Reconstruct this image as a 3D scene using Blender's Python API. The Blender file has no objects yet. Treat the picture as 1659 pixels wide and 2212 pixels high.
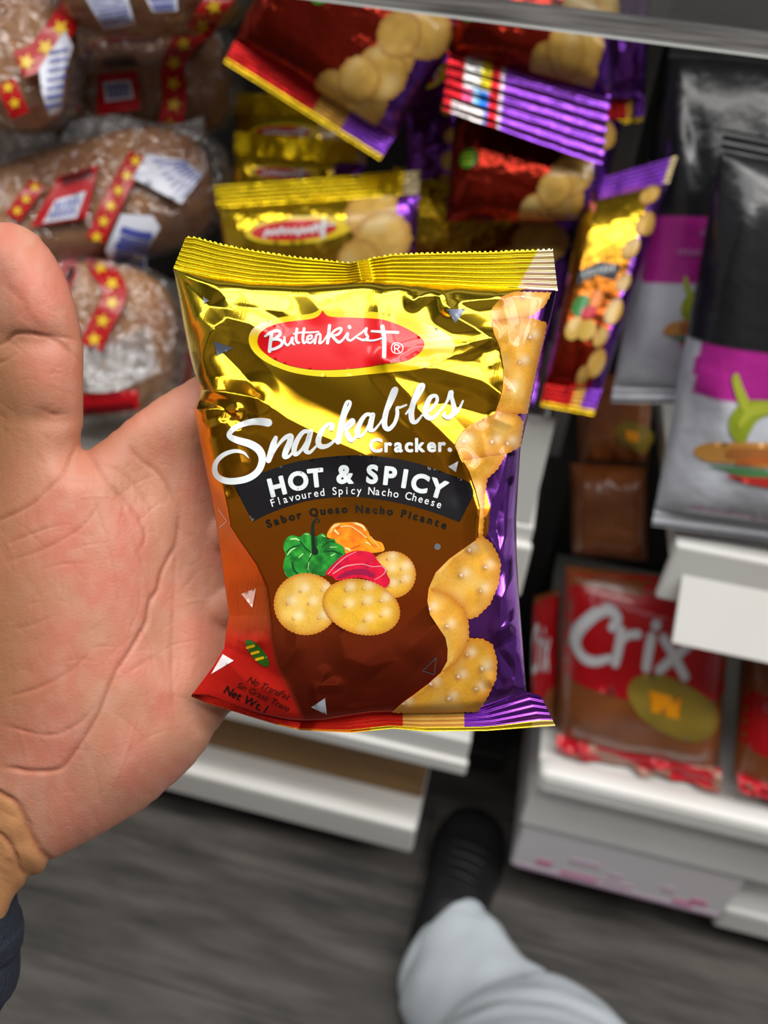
import bpy, bmesh, math, random
import numpy as np
from mathutils import Vector, Matrix
from mathutils.geometry import delaunay_2d_cdt

# ------------------------------------------------------------------ camera
W_, H_ = 1659, 2212
F_ = 1664.0
CAM_H = 1.15
YAW, PITCH, ROLL = (math.radians(a) for a in (10, 38, 5))
sc = bpy.context.scene
col = sc.collection
_d = np.array([-math.sin(YAW)*math.cos(PITCH), math.cos(YAW)*math.cos(PITCH), -math.sin(PITCH)])
_r = np.array([math.cos(YAW), math.sin(YAW), 0.0])
_u = np.cross(_r, _d)
RT = _r*math.cos(ROLL) + _u*math.sin(ROLL)
UP = -_r*math.sin(ROLL) + _u*math.cos(ROLL)
FW = _d
CP = np.array([0, 0, CAM_H])
cd = bpy.data.cameras.new('camera')
cam = bpy.data.objects.new('camera', cd)
col.objects.link(cam)
cam.matrix_world = Matrix([[RT[i], UP[i], -FW[i], CP[i]] for i in range(3)] + [[0, 0, 0, 1]])
cd.sensor_fit = 'VERTICAL'
cd.sensor_height = 36
cd.sensor_width = 27
cd.lens = F_/H_*36
cd.clip_start = 0.01
cd.dof.use_dof = True
cd.dof.focus_distance = 0.236
cd.dof.aperture_fstop = 8.5
sc.camera = cam

# ------------------------------------------------------------------ light
sc.view_settings.view_transform = 'Standard'
sc.view_settings.look = 'None'
sc.view_settings.gamma = 1
sc.view_settings.use_curve_mapping = False
sc.view_settings.exposure = -0.22
world = bpy.data.worlds.new('world')
sc.world = world
world.use_nodes = True
world.node_tree.nodes['Background'].inputs[0].default_value = (0.93, 0.96, 1.0, 1)
world.node_tree.nodes['Background'].inputs[1].default_value = 0.24

def ceiling_lamp(x, y, sx, sy, power):
    l = bpy.data.lights.new('ceiling_lamp', 'AREA')
    l.shape = 'RECTANGLE'; l.size = sx; l.size_y = sy; l.energy = power
    l.color = (1.0, 0.98, 0.95)
    o = bpy.data.objects.new('ceiling_lamp', l)
    o.location = (x, y, 2.66)
    col.objects.link(o)
ceiling_lamp(0.7, 0.15, 2.4, 0.36, 40)
ceiling_lamp(-1.5, 0.1, 1.2, 0.3, 16)
ceiling_lamp(0.3, -0.42, 2.4, 0.36, 29)
ceiling_lamp(2.2, -0.2, 1.2, 0.3, 26)

# ------------------------------------------------------------------ helpers
def unproj(px, py, z):
    px = np.asarray(px, float); py = np.asarray(py, float); z = np.asarray(z, float)
    d = (RT*((px-W_/2)/F_)[..., None] + UP*(-(py-H_/2)/F_)[..., None] + FW)
    return CP + d*z[..., None]
def at_y(px, py, Y):
    "the point seen at a pixel that stands on the upright plane Y"
    d = RT*(px-W_/2)/F_ - UP*(py-H_/2)/F_ + FW
    return CP + d*(Y/d[1])
def project(P):
    v = P - CP
    z = v@FW
    return W_/2 + F_*(v@RT)/z, H_/2 - F_*(v@UP)/z, z
def srgb(*c):
    c = np.array(c, float)/255
    return tuple(np.where(c <= .04045, c/12.92, ((c+.055)/1.055)**2.4))
def hash2(x, y, s=0):
    v = np.sin(x*12.9898 + y*78.233 + s*37.7)*43758.5453
    return v - np.floor(v)
def vnoise(x, y, s=0):
    xi, yi = np.floor(x), np.floor(y); fx, fy = x-xi, y-yi
    fx = fx*fx*(3-2*fx); fy = fy*fy*(3-2*fy)
    return (hash2(xi, yi, s)*(1-fx)+hash2(xi+1, yi, s)*fx)*(1-fy) + (hash2(xi, yi+1, s)*(1-fx)+hash2(xi+1, yi+1, s)*fx)*fy
def sstep(a, b, x):
    t = np.clip((x-a)/(b-a), 0, 1)
    return t*t*(3-2*t)
def pl_dist(x, y, line):
    d = np.full(np.shape(x), 1e9)
    for (ax, ay), (bx, by) in zip(line[:-1], line[1:]):
        vx, vy = bx-ax, by-ay
        t = np.clip(((x-ax)*vx+(y-ay)*vy)/(vx*vx+vy*vy+1e-9), 0, 1)
        d = np.minimum(d, np.hypot(x-ax-t*vx, y-ay-t*vy))
    return d
def inside(x, y, loops):
    r = np.zeros(np.shape(x), bool)
    for L in loops:
        n = len(L)
        for i in range(n):
            ax, ay = L[i]; bx, by = L[(i+1) % n]
            if ay == by: continue
            c = ((ay > y) != (by > y)) & (x < (bx-ax)*(y-ay)/(by-ay)+ax)
            r ^= c
    return r
def resample(L, g, closed=True):
    P = [tuple(p) for p in L]
    if closed: P = P+[P[0]]
    out = []
    for a, b in zip(P[:-1], P[1:]):
        n = max(1, int(math.ceil(math.hypot(b[0]-a[0], b[1]-a[1])/g)))
        for k in range(n):
            out.append((a[0]+(b[0]-a[0])*k/n, a[1]+(b[1]-a[1])*k/n))
    if not closed: out.append(P[-1])
    return out
def catmull(pts, n=8, closed=False):
    P = np.array(pts, float)
    if closed: Q = np.vstack([P[-1], P, P[0], P[1]])
    else: Q = np.vstack([2*P[0]-P[1], P, 2*P[-1]-P[-2]])
    out = []
    for i in range(1, len(Q)-2):
        p0, p1, p2, p3 = Q[i-1:i+3]
        for k in range(n):
            t = k/n
            out.append(.5*((2*p1)+(-p0+p2)*t+(2*p0-5*p1+4*p2-p3)*t*t+(-p0+3*p1-3*p2+p3)*t**3))
    if not closed: out.append(P[-1])
    return np.array(out)
def tri_region(loops, g):
    loops = [resample(L, g) for L in loops]
    V, E = [], []
    for L in loops:
        s = len(V); V += L; n = len(L)
        E += [(s+i, s+(i+1) % n) for i in range(n)]
    B = np.array(V)
    x0, y0 = B.min(0); x1, y1 = B.max(0)
    gx, gy = np.meshgrid(np.arange(x0+g*.5, x1, g), np.arange(y0+g*.5, y1, g))
    gx[1::2] += g*.5
    gx, gy = gx.ravel(), gy.ravel()
    if len(gx):
        k = inside(gx, gy, loops); gx, gy = gx[k], gy[k]
    if len(gx):
        d = np.full(len(gx), 1e9)
        for L in loops: d = np.minimum(d, pl_dist(gx, gy, list(L)+[L[0]]))
        k = d > g*.45; gx, gy = gx[k], gy[k]
    pts = [Vector(p) for p in V]+[Vector(p) for p in zip(gx, gy)]
    v, e, f, *_ = delaunay_2d_cdt(pts, E, [], 0, 1e-5)
    v = np.array([(p.x, p.y) for p in v]); f = np.array(f)
    c = v[f].mean(1)
    f = f[inside(c[:, 0], c[:, 1], loops)]
    return v, f
def stroke(pts, n=7):
    "a pen stroke of points (x, y, width), round at both ends"
    C = catmull(pts, n); P = C[:, :2]; w = np.maximum(C[:, 2], 1e-4)/2
    T = np.gradient(P, axis=0); T /= np.linalg.norm(T, axis=1)[:, None]+1e-9
    N = np.stack([-T[:, 1], T[:, 0]], 1)
    V = []; Fc = []
    A = [(P[0], T[0], N[0], w[0]*math.sin(a), -w[0]*math.cos(a)) for a in (.25, .6, 1.0)]
    rows = [(P[0]-T[0]*w[0]*math.cos(a), N[0]*w[0]*math.sin(a)) for a in (.2, .6, 1.1)]
    rows += [(P[i], N[i]*w[i]) for i in range(len(P))]
    rows += [(P[-1]+T[-1]*w[-1]*math.cos(a), N[-1]*w[-1]*math.sin(a)) for a in (1.1, .6, .2)]
    for p, nn in rows: V += [p-nn, p, p+nn]
    for i in range(len(rows)-1):
        a = 3*i
        Fc += [(a, a+1, a+4), (a, a+4, a+3), (a+1, a+2, a+5), (a+1, a+5, a+4)]
    return np.array(V), np.array(Fc)

def wloc(o):
    l = np.zeros(3)
    while o is not None:
        l += np.array(o.location); o = o.parent
    return l
def props(o, label=None, cat=None, group=None, kind=None):
    if label: o['label'] = label
    if cat: o['category'] = cat
    if group: o['group'] = group
    if kind: o['kind'] = kind
    return o
def thing(name, loc, label, cat, group=None):
    o = bpy.data.objects.new(name, None)
    o.empty_display_size = .03
    o.location = tuple(float(v) for v in loc)
    col.objects.link(o)
    return props(o, label, cat, group)
def mesh_obj(name, V, Fc, mats, parent=None, colors=None, smooth=True, mi=None, uv=None, label=None):
    V = np.asarray(V, float)
    if parent is not None: V = V-wloc(parent)
    me = bpy.data.meshes.new(name)
    me.from_pydata(V.tolist(), [], [tuple(int(i) for i in f) for f in Fc])
    for m in (mats if isinstance(mats, (list, tuple)) else [mats]): me.materials.append(m)
    if smooth: me.polygons.foreach_set('use_smooth', [True]*len(me.polygons))
    if mi is not None: me.polygons.foreach_set('material_index', np.asarray(mi, int).tolist())
    if colors is not None:
        a = me.color_attributes.new('Col', 'FLOAT_COLOR', 'POINT')
        c = np.ones((len(V), 4)); colors = np.asarray(colors); c[:, :colors.shape[1]] = colors
        a.data.foreach_set('color', c.ravel())
    if uv is not None:
        l = me.uv_layers.new(name='UVMap')
        idx = np.zeros(len(me.loops), int); me.loops.foreach_get('vertex_index', idx)
        l.data.foreach_set('uv', np.asarray(uv)[idx].ravel())
    me.update()
    o = bpy.data.objects.new(name, me)
    col.objects.link(o)
    o.parent = parent
    if label: o['label'] = label
    return o
def grid_faces(nr, nc, off=0, flip=False):
    i, j = np.meshgrid(np.arange(nr-1), np.arange(nc-1), indexing='ij')
    a = (i*nc+j).ravel()+off
    f = np.stack([a, a+1, a+nc+1, a+nc], 1)
    return f[:, ::-1] if flip else f
def box(name, lo, hi, m, parent=None, bevel=.002):
    bm = bmesh.new()
    bmesh.ops.create_cube(bm, size=1)
    lo, hi = np.array(lo, float), np.array(hi, float)
    for v in bm.verts:
        v.co = Vector((lo+hi)/2+np.array(v.co)*(hi-lo))
    if bevel: bmesh.ops.bevel(bm, geom=bm.edges[:], offset=bevel, segments=2, affect='EDGES', profile=.5)
    if parent is not None:
        bmesh.ops.translate(bm, verts=bm.verts, vec=Vector(-wloc(parent)))
    me = bpy.data.meshes.new(name); bm.to_mesh(me); bm.free()
    me.materials.append(m)
    o = bpy.data.objects.new(name, me); col.objects.link(o); o.parent = parent
    return o

# ------------------------------------------------------------------ materials
def mat(name, color=(.5, .5, .5), rough=.5, metal=0, coat=0, attr=False, bump=None, sss=0, spec=.5, transl=None, noise_col=None):
    m = bpy.data.materials.new(name); m.use_nodes = True
    nt = m.node_tree; b = nt.nodes['Principled BSDF']
    b.inputs['Base Color'].default_value = (*color, 1)
    b.inputs['Roughness'].default_value = rough
    b.inputs['Metallic'].default_value = metal
    b.inputs['Coat Weight'].default_value = coat
    b.inputs['Coat Roughness'].default_value = .12
    b.inputs['Specular IOR Level'].default_value = spec
    if sss:
        b.inputs['Subsurface Weight'].default_value = sss
        b.inputs['Subsurface Radius'].default_value = (1, .4, .25)
        b.inputs['Subsurface Scale'].default_value = .004
    src = None
    if attr:
        a = nt.nodes.new('ShaderNodeAttribute'); a.attribute_name = 'Col'
        src = a.outputs['Color']
    if noise_col:
        sc_, c2, fac = noise_col
        tc = nt.nodes.new('ShaderNodeTexCoord'); mp = nt.nodes.new('ShaderNodeMapping')
        mp.inputs['Scale'].default_value = sc_
        n = nt.nodes.new('ShaderNodeTexNoise'); n.inputs['Scale'].default_value = 1; n.inputs['Detail'].default_value = 5
        nt.links.new(tc.outputs['Object'], mp.inputs[0]); nt.links.new(mp.outputs[0], n.inputs['Vector'])
        rp = nt.nodes.new('ShaderNodeMapRange'); rp.inputs[1].default_value = .35; rp.inputs[2].default_value = .68; rp.inputs[4].default_value = fac
        nt.links.new(n.outputs[0], rp.inputs[0])
        mx = nt.nodes.new('ShaderNodeMix'); mx.data_type = 'RGBA'
        mx.inputs[6].default_value = (*color, 1); mx.inputs[7].default_value = (*c2, 1)
        if src: nt.links.new(src, mx.inputs[6])
        nt.links.new(rp.outputs[0], mx.inputs[0]); src = mx.outputs[2]
    if src: nt.links.new(src, b.inputs['Base Color'])
    if attr == 'metal': nt.links.new(a.outputs['Alpha'], b.inputs['Metallic'])
    if bump:
        s, st, dist = bump
        tc = nt.nodes.new('ShaderNodeTexCoord'); mp = nt.nodes.new('ShaderNodeMapping')
        mp.inputs['Scale'].default_value = s if isinstance(s, tuple) else (s, s, s)
        n = nt.nodes.new('ShaderNodeTexNoise'); n.inputs['Scale'].default_value = 1; n.inputs['Detail'].default_value = 3
        bp = nt.nodes.new('ShaderNodeBump'); bp.inputs['Strength'].default_value = st; bp.inputs['Distance'].default_value = dist
        nt.links.new(tc.outputs['Object'], mp.inputs[0]); nt.links.new(mp.outputs[0], n.inputs['Vector'])
        nt.links.new(n.outputs[0], bp.inputs['Height']); nt.links.new(bp.outputs[0], b.inputs['Normal'])
    return m
def clear_film(name, gloss=.25, rough=.12, tint=(1, 1, 1), bump=(90, .5, .004), haze=.08):
    m = bpy.data.materials.new(name); m.use_nodes = True
    nt = m.node_tree; nt.nodes.clear()
    out = nt.nodes.new('ShaderNodeOutputMaterial')
    tr = nt.nodes.new('ShaderNodeBsdfTransparent'); tr.inputs[0].default_value = (*tint, 1)
    gl = nt.nodes.new('ShaderNodeBsdfGlossy'); gl.inputs['Roughness'].default_value = rough
    df = nt.nodes.new('ShaderNodeBsdfDiffuse'); df.inputs[0].default_value = (.8, .8, .82, 1)
    lw = nt.nodes.new('ShaderNodeLayerWeight'); lw.inputs[0].default_value = .35
    mr = nt.nodes.new('ShaderNodeMapRange'); mr.inputs[3].default_value = gloss*.5; mr.inputs[4].default_value = min(1, gloss*3)
    m0 = nt.nodes.new('ShaderNodeMixShader'); m0.inputs[0].default_value = haze
    m1 = nt.nodes.new('ShaderNodeMixShader')
    nt.links.new(lw.outputs['Fresnel'], mr.inputs[0]); nt.links.new(mr.outputs[0], m1.inputs[0])
    nt.links.new(tr.outputs[0], m0.inputs[1]); nt.links.new(df.outputs[0], m0.inputs[2])
    nt.links.new(m0.outputs[0], m1.inputs[1]); nt.links.new(gl.outputs[0], m1.inputs[2])
    nt.links.new(m1.outputs[0], out.inputs[0])
    if bump:
        tc = nt.nodes.new('ShaderNodeTexCoord'); n = nt.nodes.new('ShaderNodeTexNoise')
        n.inputs['Scale'].default_value = bump[0]; n.inputs['Detail'].default_value = 2
        bp = nt.nodes.new('ShaderNodeBump'); bp.inputs['Strength'].default_value = bump[1]; bp.inputs['Distance'].default_value = bump[2]
        nt.links.new(tc.outputs['Object'], n.inputs['Vector']); nt.links.new(n.outputs[0], bp.inputs['Height'])
        nt.links.new(bp.outputs[0], gl.inputs['Normal']); nt.links.new(bp.outputs[0], lw.inputs['Normal'])
    return m
M_FOIL = mat('printed_foil', rough=.19, metal=1, attr='metal', bump=((2500, 60, 60), .10, .0005))
M_FOIL_BG = mat('printed_foil_far', rough=.2, metal=.93, attr=True, bump=(55, .6, .005))
M_PRINT = mat('print_ink', rough=.36, coat=.35, attr=True, spec=.35)
M_PRINT.node_tree.nodes['Principled BSDF'].inputs['Coat Roughness'].default_value = .06
M_WHITE_INK = mat('white_ink', srgb(232, 238, 240), rough=.3, coat=.5)
M_BAND = mat('band_ink', srgb(26, 24, 34), rough=.35, coat=.3)
M_SKIN = mat('skin', rough=.5, attr=True, sss=.15, spec=.35, bump=(1100, .3, .0004))
M_NAIL = mat('nail', srgb(190, 170, 165), rough=.25, coat=.4)
M_NAVY = mat('navy_knit', srgb(28, 36, 50), rough=.95, bump=(900, .7, .002))
M_SWEAT = mat('grey_fleece', srgb(198, 207, 214), rough=.95, bump=(300, .35, .002))
M_SHOE = mat('shoe_upper', srgb(26, 26, 29), rough=.55, bump=(400, .4, .001))
M_SOLE = mat('shoe_sole', srgb(14, 14, 16), rough=.6)
M_WHITE = mat('white_enamel', srgb(226, 226, 223), rough=.35, noise_col=((6, 6, 6), srgb(214, 212, 206), .6))
M_DARK = mat('dark_steel', srgb(38, 36, 35), rough=.5)
M_GREYSTEEL = mat('grey_steel', srgb(128, 126, 124), rough=.45)
M_CARD = mat('cardboard', srgb(160, 122, 78), rough=.85, noise_col=((4, 4, 60), srgb(138, 104, 64), .7))
M_CRUST = mat('bread_crust', srgb(158, 100, 52), rough=.75, bump=(60, .3, .004), noise_col=((16, 16, 16), srgb(190, 138, 80), .9))
M_CRACKERPACK = mat('wrapped_crackers', srgb(150, 84, 38), rough=.3, coat=.4, bump=(80, .4, .003), noise_col=((25, 25, 25), srgb(120, 62, 26), .8))
M_CLEAR = clear_film('clear_wrap', gloss=.18, rough=.06, bump=(70, 1, .014), haze=.045)
M_CLEAR2 = clear_film('bunched_clear_wrap', gloss=.16, rough=.08, bump=(160, 1, .006), haze=.22)
M_ACRYL = clear_film('acrylic', gloss=.12, rough=.05, tint=(.93, .94, .95), bump=None, haze=.03)
M_BLACKFILM = mat('black_film', rough=.3, coat=.3, attr=True, bump=(30, .5, .006))
# ------------------------------------------------------------------ lettering
_gl = {}
def glyph(ch, bold=0.0):
    "outline loops of a letter, cap height 1, y up, plus its advance"
    k = (ch, bold)
    if k in _gl: return _gl[k]
    def raw(c):
        cu = bpy.data.curves.new('t', 'FONT'); cu.body = c; cu.size = 1; cu.offset = bold; cu.resolution_u = 5
        o = bpy.data.objects.new('t', cu); col.objects.link(o)
        bpy.context.view_layer.update()
        dg = bpy.context.evaluated_depsgraph_get(); ev = o.evaluated_get(dg); me = ev.to_mesh()
        V = np.array([v.co[:2] for v in me.vertices])
        cnt = {}
        for p in me.polygons:
            for e in p.edge_keys: cnt[e] = cnt.get(e, 0)+1
        # text meshes leave vertices split at places: weld by position
        key = {}; idx = []
        for v in V:
            idx.append(key.setdefault((round(v[0], 5), round(v[1], 5)), len(key)))
        P = list(key.keys()); ec = {}
        for p in me.polygons:
            vs = [idx[i] for i in p.vertices]
            for a, b in zip(vs, vs[1:]+vs[:1]):
                if a != b: ec[(min(a, b), max(a, b))] = ec.get((min(a, b), max(a, b)), 0)+1
        nb = {}
        for (a, b), n in ec.items():
            if n == 1: nb.setdefault(a, []).append(b); nb.setdefault(b, []).append(a)
        loops = []; seen = set()
        for s in nb:
            if s in seen: continue
            L = [s]; seen.add(s); cur = s
            while True:
                nx = [q for q in nb[cur] if q not in seen]
                if not nx: break
                cur = nx[0]; seen.add(cur); L.append(cur)
            if len(L) > 2: loops.append(np.array([P[i] for i in L]))
        ev.to_mesh_clear(); bpy.data.objects.remove(o); bpy.data.curves.remove(cu)
        return loops
    if '_cap' not in _gl:
        b_, _gl['_cap'] = bold, 1
        L = raw('H'); _gl['_cap'] = max(l[:, 1].max() for l in L)
    L = [l/_gl['_cap'] for l in raw(ch)]
    x0 = min(l[:, 0].min() for l in L); x1 = max(l[:, 0].max() for l in L)
    L = [l-np.array([x0, 0]) for l in L]
    _gl[k] = (L, x1-x0)
    return _gl[k]
glyph('H')
class Decal:
    "ink collected in flat coordinates, laid on a curved surface when built"
    def __init__(s): s.V = []; s.F = []; s.C = []; s.O = []; s.n = 0
    def add(s, V, Fc, color, off=1):
        V = np.asarray(V, float); Fc = np.asarray(Fc)
        c = color(V[:, 0], V[:, 1]) if callable(color) else np.tile(np.array(color, float), (len(V), 1))
        s.V.append(V); s.F.append(Fc+s.n); s.C.append(c); s.O.append(np.full(len(V), float(off))); s.n += len(V)
    def region(s, loops, color, off=1, g=6):
        V, Fc = tri_region(loops, g); s.add(V, Fc, color, off)
    def stroke(s, pts, color, off=2, sx=1, ox=0, oy=0, w=1, n=7):
        P = np.array(pts, float); P = np.stack([P[:, 0]/sx+ox, P[:, 1]/sx+oy, P[:, 2]/sx*w], 1)
        V, Fc = stroke(P, n); s.add(V, Fc, color, off)
    def letters(s, text, pos, size, color, off=2, bold=0, g=4, xs=1, slant=0, thick=0):
        "pos(i) -> centre x, baseline y, angle in degrees (clockwise on the page)"
        for i, ch in enumerate(text):
            if ch == ' ': continue
            L, w = glyph(ch, bold)
            x, y, a = pos[i]; a = math.radians(a); ca, sa = math.cos(a), math.sin(a)
            out = []
            for l in L:
                X = (l[:, 0]-w/2+slant*l[:, 1])*size*xs; Y = -l[:, 1]*size
                out.append(np.stack([x+X*ca-Y*sa, y+X*sa+Y*ca], 1))
            s.region(out, color, off, g)
            for l in out if thick else []:
                C = np.array(resample(l, max(2.5, thick))); C = np.vstack([C, C[:1]])
                s.stroke([(*p, thick) for p in C], color, off, n=1)
    def build(s, name, surf, mats, parent, label=None, step=.00012):
        V = np.vstack(s.V); P = surf(V[:, 0], V[:, 1], np.concatenate(s.O)*step)
        Fc = np.vstack(s.F)
        # turn every face to the viewer's side of the print
        p = P[Fc]; n = np.cross(p[:, 1]-p[:, 0], p[:, 2]-p[:, 0])
        ref = surf(V[:, 0], V[:, 1], np.concatenate(s.O)*step+.001)-P
        bad = (n*ref[Fc[:, 0]]).sum(1) < 0
        Fc[bad] = Fc[bad][:, ::-1]
        return mesh_obj(name, P, Fc, mats, parent, np.vstack(s.C), label=label)
def arc3(p0, p1, p2):
    "circle through three points: returns f(x) -> y, angle"
    (ax, ay), (bx, by), (cx, cy) = p0, p1, p2
    d = 2*(ax*(by-cy)+bx*(cy-ay)+cx*(ay-by))
    ux = ((ax*ax+ay*ay)*(by-cy)+(bx*bx+by*by)*(cy-ay)+(cx*cx+cy*cy)*(ay-by))/d
    uy = ((ax*ax+ay*ay)*(cx-bx)+(bx*bx+by*by)*(ax-cx)+(cx*cx+cy*cy)*(bx-ax))/d
    r = math.hypot(ax-ux, ay-uy)
    s = 1 if by < uy else -1
    def f(x):
        y = uy-s*math.sqrt(max(0, r*r-(x-ux)**2))
        return y, math.degrees(math.atan2((x-ux)*s, math.sqrt(max(1e-6, r*r-(x-ux)**2))))
    return f
def along_arc(text, p0, p1, p2, size, bold, mono=False, xs=1):
    f = arc3(p0, p1, p2); x0, x2 = p0[0], p2[0]; pos = []
    if mono:
        for i in range(len(text)):
            x = x0+(x2-x0)*(i+.5)/len(text); y, a = f(x); pos.append((x, y, a))
    else:
        adv = [(glyph(c, bold)[1] if c != ' ' else .38)*xs for c in text]
        gap = ((x2-x0)/size-sum(adv))/max(1, len(text)-1)
        x = x0
        for a_ in adv:
            y, a = f(x+a_*size/2); pos.append((x+a_*size/2, y, a)); x += (a_+gap)*size
    return pos

# ------------------------------------------------------------------ the packet in the hand
PXM = .245/F_*1000          # millimetres to a pixel at the packet
D0 = .245
ip = lambda pts: (lambda v, a=np.array(pts, float): np.interp(v, a[:, 0], a[:, 1]))
T_top = ip([(402, 511), (423, 512), (480, 528), (560, 543), (640, 555), (700, 561), (758, 568), (775, 563), (812, 556), (850, 549), (950, 546), (1050, 544), (1195, 538)])
T_bot = ip([(374, 578), (390, 584), (450, 596), (541, 610), (631, 613), (722, 610), (782, 606), (880, 611), (971, 616), (1031, 620), (1128, 622), (1205, 626)])
B_top = ip([(415, 1500), (450, 1503), (500, 1522), (560, 1542), (620, 1555), (660, 1558), (700, 1556), (760, 1546), (800, 1540), (870, 1538), (960, 1536), (1040, 1530), (1090, 1512), (1137, 1496), (1170, 1505)])
B_bot = ip([(413, 1505), (450, 1520), (540, 1548), (600, 1566), (650, 1577), (760, 1583), (850, 1574), (920, 1580), (1050, 1579), (1200, 1568)])
L_ed = ip([(578, 374), (640, 386), (700, 396), (760, 408), (810, 421), (842, 432), (866, 427), (884, 418), (900, 421), (950, 430), (1000, 440), (1050, 451), (1100, 462), (1150, 470), (1220, 480), (1280, 488), (1330, 495), (1365, 488), (1400, 484), (1440, 460), (1500, 415)])
R_ed = ip([(540, 1205), (626, 1203), (660, 1196), (700, 1187), (760, 1169), (830, 1155), (896, 1141), (925, 1134), (971, 1124), (1050, 1119), (1120, 1115), (1200, 1116), (1284, 1121), (1438, 1133), (1496, 1138), (1510, 1150)])
XR = ip([(1040, 440), (1060, 452), (1110, 480), (1170, 520), (1220, 556), (1265, 578), (1300, 583), (1380, 592), (1430, 602), (1500, 635), (1560, 662)])
LB = ip([(620, 1118), (640, 1080), (676, 1057), (697, 1061), (721, 1067), (751, 1080), (796, 1088), (839, 1085), (863, 1080), (896, 1061), (914, 1022), (932, 998), (959, 983), (965, 982), (993, 998), (1017, 1013), (1060, 1028), (1096, 1037), (1147, 1033), (1171, 1022), (1207, 971), (1237, 941), (1271, 926), (1298, 923), (1328, 929), (1364, 953), (1377, 962), (1402, 967), (1428, 966), (1453, 952), (1476, 926), (1499, 896), (1519, 868), (1538, 845)])
def tent(x, y, line, amp, w, pw=1.25):
    d = pl_dist(x, y, line)
    return amp*np.maximum(0, 1-d/w)**pw
FOLDS = [  # line, millimetres towards the viewer, width in pixels
    ([(428, 815), (440, 760), (462, 706), (490, 686), (540, 700), (580, 722)], 2.2, 42),
    ([(480, 760), (520, 800), (556, 850)], -1.6, 50),
    ([(433, 843), (500, 850), (556, 860)], 2.4, 34),
    ([(556, 860), (620, 905), (700, 945), (790, 985)], 1.5, 60),
    ([(433, 862), (480, 880), (512, 905)], -2.2, 26),
    ([(420, 886), (470, 882), (510, 888)], 1.6, 22),
    ([(420, 890), (450, 925), (485, 915), (510, 890)], 1.2, 22),
    ([(550, 862), (562, 900), (540, 915)], .8, 22),
    ([(510, 890), (505, 940), (520, 1000)], .7, 24),
    ([(395, 600), (450, 660), (500, 668)], -1.2, 40),
    ([(450, 600), (500, 660), (610, 672)], 1.0, 36),
    ([(660, 625), (690, 668)], .7, 40),
    ([(1060, 728), (1010, 700), (960, 672), (948, 640), (965, 622)], 1.9, 34),
    ([(970, 664), (955, 622)], 1.5, 22), ([(972, 664), (1000, 652), (1060, 645), (1090, 628)], 1.4, 26),
    ([(880, 612), (893, 650), (905, 640)], 1.2, 26), ([(893, 650), (930, 628), (962, 615)], 1.0, 22),
    ([(835, 615), (818, 660), (822, 720), (830, 745)], 1.3, 30),
    ([(1060, 730), (980, 748), (900, 755), (835, 775)], 1.2, 26),
    ([(1060, 735), (1000, 765), (945, 778)], .9, 22),
    ([(825, 775), (835, 800), (880, 850), (900, 880), (930, 910), (985, 965), (1000, 1000)], 1.6, 40),
    ([(830, 780), (880, 790), (960, 800), (1040, 822), (1078, 845)], 1.5, 34),
    ([(1080, 850), (1076, 890), (1062, 920)], 1.2, 26),
    ([(1060, 728), (1085, 780), (1090, 830)], -1.2, 34),
    ([(1085, 645), (1100, 700), (1098, 745), (1060, 790)], .9, 24),
    ([(900, 880), (960, 870), (1050, 895)], -1.0, 50),
    ([(1180, 640), (1168, 760), (1140, 890)], .8, 22),
    ([(1070, 905), (1110, 920), (1112, 960)], .9, 18), ([(1040, 930), (1050, 990), (1025, 1015)], .8, 20),
    ([(1000, 1000), (1012, 1040), (1030, 1100), (1028, 1170)], 1.5, 34),
    ([(1096, 985), (1075, 1060), (1050, 1120), (1052, 1150), (1080, 1195), (1092, 1160), (1100, 1050)], 1.3, 24),
    ([(1118, 1230), (1085, 1290), (1078, 1360), (1110, 1340)], 1.2, 26),
    ([(1100, 1440), (1075, 1400), (1120, 1380)], -1.0, 30),
    ([(700, 1455), (690, 1480), (725, 1480)], 1.0, 22), ([(612, 1440), (640, 1400), (640, 1350)], .7, 26),
    ([(735, 1370), (745, 1420), (800, 1440), (860, 1425), (940, 1350)], .8, 46),
    ([(690, 1530), (680, 1490)], .9, 20), ([(800, 1470), (860, 1420)], -.7, 40),
    ([(560, 1470), (620, 1540)], .6, 30), ([(486, 1372), (540, 1395), (560, 1385)], 1.2, 24),
    ([(1040, 1520), (1070, 1490), (1060, 1470)], 1.1, 22), ([(1090, 1510), (1112, 1480), (1128, 1500)], 1.2, 20),
    ([(480, 1420), (540, 1480), (600, 1500)], .9, 40),
]
_rn = random.Random(4)
for _ in range(16):
    x0, y0 = _rn.uniform(430, 1120), _rn.uniform(630, 960)
    if _rn.random() < .3: x0, y0 = _rn.uniform(1030, 1120), _rn.uniform(950, 1500)
    a = _rn.uniform(0, math.pi); l = _rn.uniform(40, 110)
    FOLDS.append(([(x0, y0), (x0+l*.5*math.cos(a), y0+l*.5*math.sin(a)), (x0+l*math.cos(a+.5), y0+l*math.sin(a+.5))], _rn.uniform(-.35, .35), _rn.uniform(24, 46)))
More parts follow.
